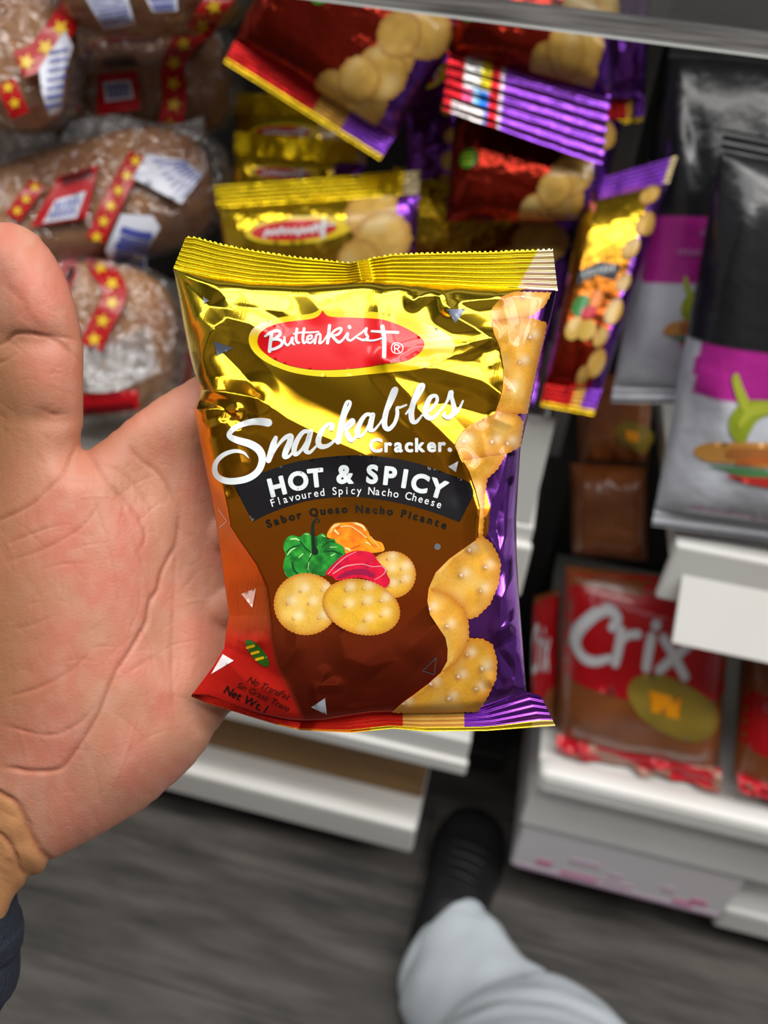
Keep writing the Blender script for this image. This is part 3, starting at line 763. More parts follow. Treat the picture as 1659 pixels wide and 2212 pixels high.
def hand_fields(x, y):
    "depth of the middle of the hand (m) and half thickness towards the viewer (mm)"
    G = lambda cx, cy, sx, sy=None: np.exp(-((x-cx)/sx)**2-((y-cy)/(sy or sx))**2)
    z = .2495+.0140*sstep(180, 460, x)+.007*sstep(395, 500, x)*sstep(880, 1000, y)*sstep(1560, 1430, y)+.010*sstep(1480, 1950, y)-.004*sstep(950, 600, y)
    T = 11.0+4.5*G(110, 1290, 190, 260)+2.5*G(60, 640, 90, 130)-3.0*G(300, 1030, 70, 90)-4.0*G(395, 1230, 70, 240)+3.5*G(320, 1640, 170, 130)+1.5*G(330, 1480, 90, 60)
    T += 1.6*G(60, 830, 110, 60)-1.6*G(70, 735, 120, 26)-1.2*G(120, 905, 80, 22)-2.2*G(165, 985, 50, 40)
    T += 1.3*G(20, 1790, 40, 30)+1.5*G(50, 1850, 40, 26)-1.5*G(70, 1800, 30, 60)
    z = z+.013*sstep(70, -170, x)*sstep(1250, 1000, y)*sstep(500, 640, y)+.006*sstep(40, -200, x)*sstep(1000, 1300, y)
    return z, T
def build_hand():
    g = 5.0
    xs = np.arange(-600, 700, g); ys = np.arange(440, 2360, g)
    X, Y = np.meshgrid(xs, ys)
    L = catmull(OUT, 3, True)
    ins = inside(X, Y, [L])
    d = pl_dist(X, Y, list(map(tuple, L))+[tuple(L[0])])
    z, T = hand_fields(X, Y)
    R = 105+0*X
    pr = np.sqrt(np.clip(1-(1-np.clip(d/R, 0, 1))**2, 0, 1))
    nr, nc = X.shape
    idx = -np.ones((nr, nc), int)
    # keep cells whose four corners are inside, snap the border ring onto the outline
    cell = ins[:-1, :-1] & ins[1:, :-1] & ins[:-1, 1:] & ins[1:, 1:]
    use = np.zeros_like(ins); use[:-1, :-1] |= cell; use[1:, :-1] |= cell; use[:-1, 1:] |= cell; use[1:, 1:] |= cell
    idx[use] = np.arange(use.sum()); n = use.sum()
    x, y = X[use], Y[use]; pr = pr[use]; z, T = z[use], T[use]
    Pf = unproj(x, y, z-T*pr/1000); Pb = unproj(x, y, z+10*pr/1000+.0004)
    a = idx[:-1, :-1][cell]; b = idx[:-1, 1:][cell]; c = idx[1:, 1:][cell]; e = idx[1:, :-1][cell]
    F1 = np.stack([a, e, c, b], 1); F2 = np.stack([a, b, c, e], 1)+n
    # side wall along the border
    cnt = {}
    for f in F1:
        for k in range(4):
            p, q = int(f[k]), int(f[(k+1) % 4])
            if (q, p) in cnt: del cnt[(q, p)]
            else: cnt[(p, q)] = 1
    F3 = np.array([(q, p, p+n, q+n) for p, q in cnt])
    V = [np.vstack([Pf, Pb])]; Fc = [np.vstack([F1, F2, F3])]; off = 2*n
    def tube(pts):
        nonlocal off
        C = catmull([(px, py, zz*1000, r) for px, py, zz, r in pts], 6)
        P = unproj(C[:, 0], C[:, 1], C[:, 2]/1000); r = C[:, 3]/1000
        T_ = np.gradient(P, axis=0); T_ /= np.linalg.norm(T_, axis=1)[:, None]
        rows = []
        for i in range(len(P)):
            rows.append((P[i], r[i], T_[i]))
        t0, t1 = T_[0], T_[-1]
        rows = [(P[0]-t0*r[0]*math.cos(q), r[0]*math.sin(q), t0) for q in (.15, .5, .9)]+rows+[(P[-1]+t1*r[-1]*math.cos(q), r[-1]*math.sin(q), t1) for q in (.9, .5, .15)]
        k = 20; vs = []
        for p, rr, t in rows:
            e1 = np.cross(t, FW); e1 /= np.linalg.norm(e1); e2 = np.cross(t, e1)
            for m in range(k):
                q = 2*math.pi*m/k; vs.append(p+(e1*math.cos(q)+e2*math.sin(q))*rr)
        fs = []
        for i in range(len(rows)-1):
            for m in range(k):
                fs.append((off+i*k+m, off+i*k+(m+1) % k, off+(i+1)*k+(m+1) % k, off+(i+1)*k+m))
        c0 = len(vs); vs.append(rows[0][0]); vs.append(rows[-1][0])
        for m in range(k):
            fs.append((off+c0, off+(m+1) % k, off+m, off+c0)); b_ = (len(rows)-1)*k
            fs.append((off+c0+1, off+b_+m, off+b_+(m+1) % k, off+c0+1))
        V.append(np.array(vs)); Fc.append(np.array(fs)); off += len(vs)
    tube([(500, 860, .266, 10), (680, 800, .2735, 9.2), (850, 770, .2735, 8.3), (955, 765, .269, 7.2)])
    tube([(500, 1000, .266, 10.5), (740, 950, .2745, 9.6), (930, 920, .2745, 8.6), (1045, 915, .270, 7.4)])
    tube([(500, 1150, .266, 10), (750, 1110, .2735, 9.2), (920, 1100, .2735, 8.2), (1020, 1100, .269, 7.2)])
    tube([(490, 1310, .266, 9.5), (690, 1290, .2725, 8), (820, 1290, .272, 7), (905, 1295, .268, 6.2)])
    V = np.vstack(V); faces = []
    for blk in Fc:
        for f in blk.tolist():
            faces.append(tuple(dict.fromkeys(f)))
    me = bpy.data.meshes.new('tmp'); me.from_pydata(V.tolist(), [], faces)
    o = bpy.data.objects.new('tmp', me); col.objects.link(o)
    m = o.modifiers.new('r', 'REMESH'); m.mode = 'VOXEL'; m.voxel_size = .00062; m.adaptivity = 0
    m = o.modifiers.new('s', 'SMOOTH'); m.factor = .6; m.iterations = 14
    bpy.context.view_layer.update()
    dg = bpy.context.evaluated_depsgraph_get(); em = o.evaluated_get(dg).to_mesh()
    nv = len(em.vertices); P = np.zeros(nv*3); em.vertices.foreach_get('co', P); P = P.reshape(-1, 3)
    N = np.zeros(nv*3); em.vertex_normals.foreach_get('vector', N); N = N.reshape(-1, 3)
    nf = len(em.polygons); li = np.zeros(len(em.loops), int); em.loops.foreach_get('vertex_index', li)
    st = np.zeros(nf, int); em.polygons.foreach_get('loop_start', st); tot = np.zeros(nf, int); em.polygons.foreach_get('loop_total', tot)
    faces = [tuple(li[s:s+t]) for s, t in zip(st, tot)]
    o.evaluated_get(dg).to_mesh_clear(); bpy.data.objects.remove(o); bpy.data.meshes.remove(me)
    x, y, zc = project(P)
    front = np.clip(-(N@FW)*1.6, 0, 1)
    CR = [  # crease line, depth in millimetres, width in pixels
        ([(388, 1095), (386, 1110), (379, 1175), (366, 1202), (348, 1239), (341, 1273), (324, 1300), (314, 1347), (294, 1384), (270, 1421), (246, 1458), (219, 1522), (203, 1557), (152, 1635), (125, 1662), (67, 1666), (0, 1655)], .8, 8),
        ([(381, 1168), (376, 1260), (372, 1388), (371, 1470), (374, 1560)], .35, 7),
        ([(-80, 745), (0, 744), (32, 722), (70, 722), (111, 732), (142, 750), (170, 775), (184, 790)], .6, 7), ([(60, 722), (133, 728), (184, 738)], .5, 6), ([(-60, 800), (0, 784), (40, 762)], .5, 6),
        ([(70, 880), (90, 884), (120, 896), (165, 887)], .35, 6), ([(100, 893), (135, 897)], .3, 8),
        ([(184, 945), (168, 960), (155, 985), (136, 1023), (95, 1064), (63, 1092), (0, 1122), (-60, 1140)], .55, 7),
        ([(184, 972), (206, 1004), (234, 1045), (272, 1083), (297, 1115), (304, 1130), (314, 1161), (297, 1198)], .5, 7),
        ([(269, 940), (291, 982), (348, 1029), (383, 1099)], .45, 9), ([(206, 1000), (262, 1020), (300, 1060), (340, 1120)], .3, 8),
        ([(222, 1040), (155, 1036), (120, 1020)], .25, 6),
        ([(0, 1180), (101, 1141), (150, 1132)], .35, 6), ([(0, 1216), (88, 1188), (175, 1138), (220, 1080)], .35, 7),
        ([(0, 1509), (84, 1485), (152, 1448), (200, 1400)], .3, 7), ([(0, 1565), (101, 1588), (162, 1567), (210, 1520)], .35, 6),
        ([(0, 1360), (60, 1352), (140, 1320)], .2, 7), ([(300, 1520), (277, 1611), (236, 1719)], -.25, 5), ([(371, 1500), (340, 1420), (250, 1470)], .2, 8),
        ([(440, 1220), (380, 1290)], .25, 6), ([(235, 1010), (310, 1230), (330, 1340)], .15, 8), ([(200, 1060), (240, 1200), (262, 1340)], .15, 8), ([(60, 1200), (45, 1240)], .2, 6),
        ([(-60, 1690), (0, 1716), (34, 1736), (51, 1763), (67, 1804), (84, 1837), (111, 1860), (130, 1866)], 1.3, 11),
        ([(-40, 1790), (0, 1804), (27, 1837), (44, 1878), (66, 1896)], 1.0, 9), ([(0, 1750), (30, 1764), (52, 1770)], .5, 7), ([(0, 1850), (20, 1862), (44, 1880)], .4, 7), ([(0, 1880), (24, 1900)], .3, 6),
        ([(-10, 600), (40, 640), (70, 690), (110, 720)], .25, 12), ([(30, 660), (80, 720)], .25, 8)]
    rr = random.Random(12)
    for _ in range(70):
        x0, y0 = rr.uniform(-20, 400), rr.uniform(960, 1640); a = rr.gauss(1.25, .35) if rr.random() < .65 else rr.gauss(-.3, .3); l = rr.uniform(40, 150)
        CR.append(([(x0, y0), (x0+l*.5*math.cos(a)+rr.uniform(-6, 6), y0+l*.5*math.sin(a)), (x0+l*math.cos(a+.15), y0+l*math.sin(a+.15))], rr.uniform(.08, .2)*(1 if rr.random() < .8 else -1), rr.uniform(3.2, 5)))
    for _ in range(26):
        x0, y0 = rr.uniform(-30, 120), rr.uniform(640, 940); a = rr.gauss(.1, .5); l = rr.uniform(30, 80)
        CR.append(([(x0, y0), (x0+l*.5, y0+l*.5*math.sin(a)), (x0+l, y0+l*math.sin(a+.3))], rr.uniform(.08, .22), rr.uniform(3, 4.6)))
    for _ in range(34):
        x0, y0 = rr.uniform(-30, 70), rr.uniform(1740, 1930); a = rr.gauss(.7, .35); l = rr.uniform(20, 60)
        CR.append(([(x0, y0), (x0+l*.5*math.cos(a), y0+l*.5*math.sin(a)), (x0+l*math.cos(a+.2), y0+l*math.sin(a+.2))], rr.uniform(.12, .3), rr.uniform(3, 5)))
    disp = np.zeros(nv); pig = np.zeros(nv)
    for line, dep, w in CR:
        bb = np.array(line); k = np.where((x > bb[:, 0].min()-40) & (x < bb[:, 0].max()+40) & (y > bb[:, 1].min()-40) & (y < bb[:, 1].max()+40) & (front > 0))[0]
        q = pl_dist(x[k], y[k], list(map(tuple, catmull(line, 4))))
        e0, e1 = line[0], line[-1]; tp = np.clip(np.minimum(np.hypot(x[k]-e0[0], y[k]-e0[1]), np.hypot(x[k]-e1[0], y[k]-e1[1]))/45, .15, 1)*(.7+.6*vnoise(x[k]/18, y[k]/18, 21))
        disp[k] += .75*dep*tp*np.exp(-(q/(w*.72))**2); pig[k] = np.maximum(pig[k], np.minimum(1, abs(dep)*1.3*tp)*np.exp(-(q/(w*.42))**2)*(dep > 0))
    disp += .22*(vnoise(x/30, y/60, 1)-.5)+.10*(vnoise(x/9, y/22, 2)-.5)+.08*np.maximum(0, 1-np.abs(vnoise(x/16, y/70, 31)-.5)*14)
    # fine skin ridges run along the palm
    P = P-N*(disp*front)[:, None]/1000
    G = lambda cx, cy, sx, sy: np.exp(-((x-cx)/sx)**2-((y-cy)/sy)**2)
    n1 = vnoise(x/70, y/80, 11); n2 = vnoise(x/22, y/26, 12); n3 = vnoise(x/140, y/170, 14)
    palm = np.array(srgb(187, 130, 105)); pink = np.array(srgb(194, 116, 98)); tan = np.array(srgb(150, 102, 70)); pale = np.array(srgb(196, 150, 130))
    c = palm+(pink-palm)*np.clip(n1*1.6-.4+.5*G(100, 1180, 150, 120)+.5*G(90, 600, 90, 120), 0, 1)[:, None]*.9
    c = c+(pale-c)*np.clip(n2*1.3-.5, 0, 1)[:, None]*.5
    c = c+(tan-c)*np.clip(.95*sstep(110, -60, x-.10*(y-700))*sstep(600, 760, y)*sstep(1700, 1150, y)+.6*G(290, 950, 150, 55)+.4*G(90, 900, 120, 130)+.45*sstep(160, -40, x)*sstep(1300, 1500, y)*sstep(1700, 1600, y)+.25*(n3-.5), 0, 1)[:, None]  # browner skin, with the thumb's shaded left side put into the colour too
    wr = sstep(-14, 10, -(x-ip([(-100, 1690), (0, 1716), (51, 1763), (84, 1837), (118, 1866), (140, 1900)])(0*x) if False else (y-np.interp(x, [-300, -60, 0, 34, 51, 67, 84, 111, 130], [1620, 1690, 1716, 1736, 1763, 1804, 1837, 1862, 1900])))*-1)
    wcol = np.array(srgb(172, 122, 82))
    c = c+(wcol-c)*wr[:, None]
    back = (N@FW) > .25
    c[back] = np.array(srgb(150, 104, 74))
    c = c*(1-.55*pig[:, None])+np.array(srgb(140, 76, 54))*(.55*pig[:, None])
    mesh_obj('hand', P, faces, M_SKIN, person, c, label='bare left hand, open palm and thumb')
build_hand()
def rings_tube(rings, k=40, caps=True, crease=0, seed=0):
    "rings of (centre, first half-axis, second half-axis)"
    V = []
    for i, (c, a, b) in enumerate(rings):
        q = np.linspace(0, 2*math.pi, k, endpoint=False)
        r = 1+crease*(vnoise(q*2.2+seed, np.full(k, i*.35), seed)-.5)
        r[-1] = r[0]
        V.append(c+(np.cos(q)*r)[:, None]*a+(np.sin(q)*r)[:, None]*b)
    V = np.vstack(V); F = []
    for i in range(len(rings)-1):
        for m in range(k):
            F.append((i*k+m, i*k+(m+1) % k, (i+1)*k+(m+1) % k, (i+1)*k+m))
    if caps:
        F.append(tuple(range(k))[::-1]); F.append(tuple((len(rings)-1)*k+m for m in range(k)))
    return V, F
def px_rings(lst, sub=5):
    "lst of (px, py, depth, half width px, roundness): rings square to the run of their centres"
    C = catmull(lst, sub)
    P = unproj(C[:, 0], C[:, 1], C[:, 2]); T = np.gradient(P, axis=0); T /= np.linalg.norm(T, axis=1)[:, None]
    out = []
    for i in range(len(P)):
        e1 = np.cross(T[i], FW); e1 /= np.linalg.norm(e1); e2 = np.cross(e1, T[i])
        r = C[i, 3]*C[i, 2]/F_
        out.append((P[i], e1*r, e2*r*C[i, 4]))
    return out
# thumb nail, seen at its edge
nx, ny = np.meshgrid(np.linspace(-1, 1, 17), np.linspace(-1, 1, 21))
q = np.clip(1-(np.abs(nx)**2.6+np.abs(ny)**2.8), 0, 1)
Pn = unproj(-34+nx*34, 570+ny*62, .2362+.002*nx**2-.0012*np.sqrt(q)+.0022*(1-q)).reshape(-1, 3)
mesh_obj('thumb_nail', np.vstack([Pn, Pn+FW*.0006]), np.vstack([grid_faces(21, 17, 0, True), grid_faces(21, 17, 21*17)]), M_NAIL, person, label='pale grey thumb nail')
V, F = rings_tube(px_rings([(-150, 1950, .262, 150, .8), (-150, 1952, .262, 186, .8), (-155, 1968, .262, 200, .8), (-162, 1995, .262, 208, .85), (-168, 2012, .262, 192, .8), (-172, 2022, .262, 226, .9), (-190, 2050, .262, 232, .9), (-230, 2110, .262, 215, .9), (-300, 2220, .265, 215, .9), (-420, 2420, .27, 225, .9)], 6), 48, True, .05, 3)
mesh_obj('sleeve', V, F, M_NAVY, person, label='dark navy knitted sleeve cuff')
LEG = px_rings([(957, 2062, 1.034, 128, .58), (972, 2088, 1.016, 142, .64), (1026, 2180, .97, 156, .8), (1088, 2290, .92, 212, 1), (1150, 2420, .84, 285, 1), (1200, 2660, .72, 400, 1)], 7)
V, F = rings_tube([(LEG[0][0], LEG[0][1]*.8, LEG[0][2]*.8)]+LEG, 64, True, .08, 5)
mesh_obj('trouser_leg', V, F, M_SWEAT, person, label='pale blue-grey fleece trouser leg')
c, e1, e2 = LEG[0]; axn = np.cross(e1, e2); axn /= np.linalg.norm(axn); V = []
for q in np.linspace(0, 2*math.pi, 72, endpoint=False):
    rd = e1*math.cos(q)+e2*math.sin(q); rn = rd/np.linalg.norm(rd)
    for t in np.linspace(0, 2*math.pi, 14, endpoint=False): V.append(c+rd*.97+rn*.007*math.cos(t)+axn*.011*math.sin(t))
F = [(i*14+m, i*14+(m+1) % 14, (i+1) % 72*14+(m+1) % 14, (i+1) % 72*14+m) for i in range(72) for m in range(14)]
mesh_obj('trouser_hem', V, F, M_SWEAT, person, label='rounded hem of the trouser leg')
def build_shoe():
    toe = np.array([.074, .712]); heel = np.array([.040, .440])
    ax = toe-heel; Ln = np.linalg.norm(ax); ax /= Ln; sd = np.array([ax[1], -ax[0]])
    def prof(t):  # half width, top height along the shoe, t from heel to toe
        return np.interp(t, [0, .05, .2, .45, .65, .8, .92, .98, 1], [.014, .034, .042, .044, .052, .051, .040, .024, .007]), np.interp(t, [0, .05, .25, .45, .6, .75, .9, 1], [.07, .10, .12, .105, .078, .062, .054, .03])
    ts = np.linspace(0, 1, 36); k = 28; V = []; VS = []
    for t in ts:
        w, h = prof(t); c = heel+ax*Ln*t
        for m in range(k):
            a = 2*math.pi*m/k; u, v = math.cos(a), math.sin(a)
            xx = w*np.sign(u)*abs(u)**.8; zz = .02+(h-.02)*(.5+.5*np.sign(v)*abs(v)**.8)
            p = c+sd*xx*(1-.25*max(0, v)); V.append((p[0], p[1], zz))
            xs = (w+.004)*np.sign(u)*abs(u)**.5; zs = .0+.028*(.5+.5*np.sign(v)*abs(v)**.3)
            p = c+sd*xs; VS.append((p[0], p[1], zs))
    F = [(i*k+m, i*k+(m+1) % k, (i+1)*k+(m+1) % k, (i+1)*k+m) for i in range(len(ts)-1) for m in range(k)]
    F += [tuple(range(k))[::-1], tuple((len(ts)-1)*k+m for m in range(k))]
    shoe = mesh_obj('shoe', V, F, M_SHOE, person, label='black trainer')
    mesh_obj('shoe_sole', VS, F, M_SOLE, shoe)
    for t in (.42, .5, .58, .66):
        w, h = prof(t); c = heel+ax*Ln*t; pts = []
        for s_ in np.linspace(-1, 1, 13):
            p = c+sd*w*.62*s_; pts.append((p[0], p[1], .5*h+.5*h*math.sqrt(1-(.62*s_)**2)+.004))
        pts = np.array(pts); ring = [(p, np.array([ax[0], ax[1], -.3])*.0045, np.array([0, 0, .003])) for p in pts]
        V2, F2 = rings_tube(ring, 8)
        mesh_obj('shoelace', V2, F2, M_SOLE, shoe)
build_shoe()
# ------------------------------------------------------------------ the shop: floor, walls, shelving
def struct(o, label=None): return props(o, label, None, None, 'structure')
def floor_mat():
    m = mat('floor_planks', srgb(92, 90, 87), rough=.42)
    nt = m.node_tree; b = nt.nodes['Principled BSDF']
    tc = nt.nodes.new('ShaderNodeTexCoord'); mp = nt.nodes.new('ShaderNodeMapping'); mp.inputs['Scale'].default_value = (5, 34, 1)
    n = nt.nodes.new('ShaderNodeTexNoise'); n.inputs['Scale'].default_value = 1; n.inputs['Detail'].default_value = 5; n.inputs['Roughness'].default_value = .6
    cr = nt.nodes.new('ShaderNodeValToRGB')
    cr.color_ramp.elements[0].position = .32; cr.color_ramp.elements[0].color = (*srgb(52, 50, 48), 1)
    cr.color_ramp.elements[1].position = .70; cr.color_ramp.elements[1].color = (*srgb(100, 95, 90), 1)
    br = nt.nodes.new('ShaderNodeTexBrick'); br.inputs['Scale'].default_value = 1
    br.inputs['Brick Width'].default_value = 1.2; br.inputs['Row Height'].default_value = .18; br.inputs['Mortar Size'].default_value = .002
    br.inputs['Color1'].default_value = (1, 1, 1, 1); br.inputs['Color2'].default_value = (.86, .86, .87, 1); br.inputs['Mortar'].default_value = (.45, .45, .45, 1)
    mx = nt.nodes.new('ShaderNodeMix'); mx.data_type = 'RGBA'; mx.blend_type = 'MULTIPLY'; mx.inputs[0].default_value = 1
    L = nt.links
    L.new(tc.outputs['Object'], mp.inputs[0]); L.new(mp.outputs[0], n.inputs['Vector']); L.new(n.outputs[0], cr.inputs[0])
    L.new(tc.outputs['Object'], br.inputs['Vector']); L.new(cr.outputs[0], mx.inputs[6]); L.new(br.outputs['Color'], mx.inputs[7]); L.new(mx.outputs[2], b.inputs['Base Color'])
    return m
struct(box('floor', (-3.2, -1.5, -.05), (3.2, 1.4, 0), floor_mat(), None, 0))
struct(box('ceiling', (-3.2, -1.5, 2.7), (3.2, 1.4, 2.75), mat('ceiling_paint', srgb(122, 122, 120), rough=.9), None, 0))
struct(box('wall_back', (-3.2, 1.3, 0), (3.2, 1.35, 2.7), mat('wall_paint', srgb(120, 118, 115), rough=.8), None, 0))
struct(box('wall_front', (-3.2, -1.5, 0), (3.2, -1.45, 2.7), mat('wall_dark', srgb(112, 104, 96), rough=.7), None, 0))

XP0, XP1 = .040, .100         # the upright between the two bays
def gondola():
    up = thing('shelf_upright', (.07, .95, 0), 'dark steel upright post between the left and right shelf bays', 'shelf post')
    box('post', (XP0+.012, .935, 0), (XP1, .98, 1.335), M_DARK, up)
    box('side_plate', (.052, .91, .58), (.074, .935, 1.12), M_GREYSTEEL, up)
    box('foot', (XP0, .80, 0), (XP1, .98, .05), M_DARK, up)
    bp = thing('shelf_back_panel', (0, .98, 0), 'dark back panel behind the shelved goods', 'back panel')
    box('panel', (-1.4, .985, 0), (1.6, 1.0, 2.2), M_DARK, bp, 0)
gondola()
def shelf(name, label, x0, x1, y0, ztop, zbot, ylip, zlip):
    s = thing(name, ((x0+x1)/2, (y0+.97)/2, ztop-.02), label, 'shelf')
    box('shelf_board', (x0, y0+.006, zlip), (x1, .98, zlip+.02), M_WHITE, s)
    box('front_panel', (x0, y0, zlip), (x1, y0+.008, ztop), M_WHITE, s, .003)
    if zbot < zlip: box('price_rail', (x0-.0, ylip, zbot), (x1+.002, ylip+.010, zlip+.004), M_WHITE, s, .003)
    return s
shelf('white_bread_shelf', 'white shelf under the bread bags and the heap of cracker packets', -1.3, .040, .570, .714, .632, .562, .692)
shelf('added_shade_shelf', 'unseen white shelf above the acrylic sheet, added to shade both bays', -1.3, 1.5, .56, 1.40, 1.34, .556, 1.36)  # out of view, added to keep lamp light off the goods below
db = thing('display_box', (-.1, .7, .715), 'open white display box the heap of cracker packets stands in', 'box')
M_WCARD = mat('white_board', srgb(222, 222, 218), rough=.6)
for nm, lo, hi in [('front_wall', (-.245, .572, .7145), (.036, .576, .826)), ('side_wall', (.032, .576, .7145), (.036, .95, .77)), ('side_wall', (-.245, .576, .7145), (-.241, .95, .77)), ('bottom', (-.241, .576, .7145), (.032, .95, .718))]:
    box(nm, lo, hi, M_WCARD, db, .001)
shelf('white_low_shelf', 'low white shelf over the cardboard box', -1.3, .028, .578, .372, .310, .572, .33)
bd = thing('base_shelf', (-.6, .75, 0), 'white bottom deck of the left bay, just above the floor', 'shelf')
box('deck_board', (-1.3, .60, .10), (-.018, .98, .13), M_WHITE, bd)
box('deck_lip', (-1.3, .578, .085), (-.018, .60, .150), M_WHITE, bd, .006)
box('kick_plate', (-1.3, .66, 0), (-.018, .67, .10), M_DARK, bd)
cb = thing('cardboard_box', (-.25, .75, .13), 'brown cardboard box lying on the bottom deck of the left bay', 'box')
box('carton_body', (-.42, .64, .131), (-.020, .93, .262), M_CARD, cb, .003)
box('carton_flap', (-.418, .632, .20), (-.022, .645, .266), M_CARD, cb, .003)
# right bay
rs = thing('white_bag_shelf', (.6, .75, .68), 'white shelf carrying the silver snack bags in the right bay', 'shelf')
box('shelf_board', (.165, .585, .700), (1.5, .98, .722), M_WHITE, rs)
box('front_panel', (.165, .575, .655), (1.5, .585, .722), M_WHITE, rs, .003)
V = [(.180, .575, .690), (1.5, .575, .690), (1.5, .545, .632), (.186, .545, .632), (.180, .578, .690), (1.5, .578, .690), (1.5, .549, .629), (.186, .549, .629)]
mesh_obj('price_rail', V, [(0, 3, 2, 1), (4, 5, 6, 7), (3, 7, 6, 2), (0, 1, 5, 4), (0, 4, 7, 3), (1, 2, 6, 5)], M_WHITE, rs, smooth=False)
rs = thing('white_cracker_shelf', (.6, .75, .34), 'white shelf carrying the red cracker packs in the right bay', 'shelf')
box('shelf_board', (.112, .585, .340), (1.5, .98, .360), M_WHITE, rs)
box('front_lip', (.112, .560, .328), (1.5, .590, .368), M_WHITE, rs, .010)
box('front_panel', (.112, .578, .228), (.44, .590, .330), M_WHITE, rs, .004)
cb = thing('white_carton', (.27, .6, .12), 'white carton with pink print beneath the cracker shelf', 'box')
box('carton_body', (.118, .582, .118), (.40, .86, .226), mat('white_card', srgb(214, 210, 214), rough=.6), cb, .003)
M_PINK = mat('pink_ink', srgb(206, 120, 160), rough=.6); M_PINK2 = mat('pale_pink_ink', srgb(196, 170, 190), rough=.6)
for x0, x1, z0, z1, m in [(.125, .395, .119, .127, M_PINK2), (.150, .170, .138, .150, M_PINK), (.185, .235, .129, .137, M_PINK), (.245, .262, .150, .160, M_PINK2), (.24, .28, .133, .142, M_PINK2), (.315, .33, .150, .160, M_PINK2), (.335, .36, .129, .138, M_PINK), (.355, .375, .138, .150, M_PINK), (.19, .23, .162, .172, M_PINK2)]:
    box('pink_print', (x0, .5812, z0), (x1, .583, z1), m, cb, 0)
bd = thing('base_deck', (.8, .75, 0), 'cream bottom deck of the right bay at the edge of the picture', 'shelf')
box('deck_board', (.20, .64, .075), (1.5, .98, .10), M_WHITE, bd)
box('deck_lip', (.41, .60, .060), (1.5, .64, .112), M_WHITE, bd, .006)
box('kick_plate', (.20, .66, 0), (1.5, .67, .075), M_GREYSTEEL, bd)

# clear acrylic sheet over the goods
ac = thing('acrylic_panel', (.0, .45, 1.10), 'clear acrylic sheet with a bright cut edge across the top', 'panel')
e0, e1 = unproj(330, -48, .44), unproj(1900, 152, .40)
def slab(name, a, b, up, th, m):
    V = [a, b, b+up, a+up, a+th, b+th, b+up+th, a+up+th]
    return mesh_obj(name, V, [(0, 1, 2, 3), (4, 7, 6, 5), (0, 4, 5, 1), (3, 2, 6, 7), (0, 3, 7, 4), (1, 5, 6, 2)], m, ac, smooth=False)
upv = np.array([0, .02, .16]); thk = np.array([0, .004, 0.001])
slab('sheet', e0+upv*.06, e1+upv*.06, upv, thk, M_ACRYL)
slab('cut_edge', e0, e1, upv*.052, thk*1.6, mat('acrylic_edge', srgb(74, 72, 72), rough=.2, coat=.5, noise_col=((6, 400, 400), srgb(150, 148, 146), .8)))
slab('cut_edge_bevel', e0-upv*.006, e1-upv*.006, upv*.012, thk*1.8, mat('acrylic_bevel', srgb(215, 218, 216), rough=.2, coat=.5))
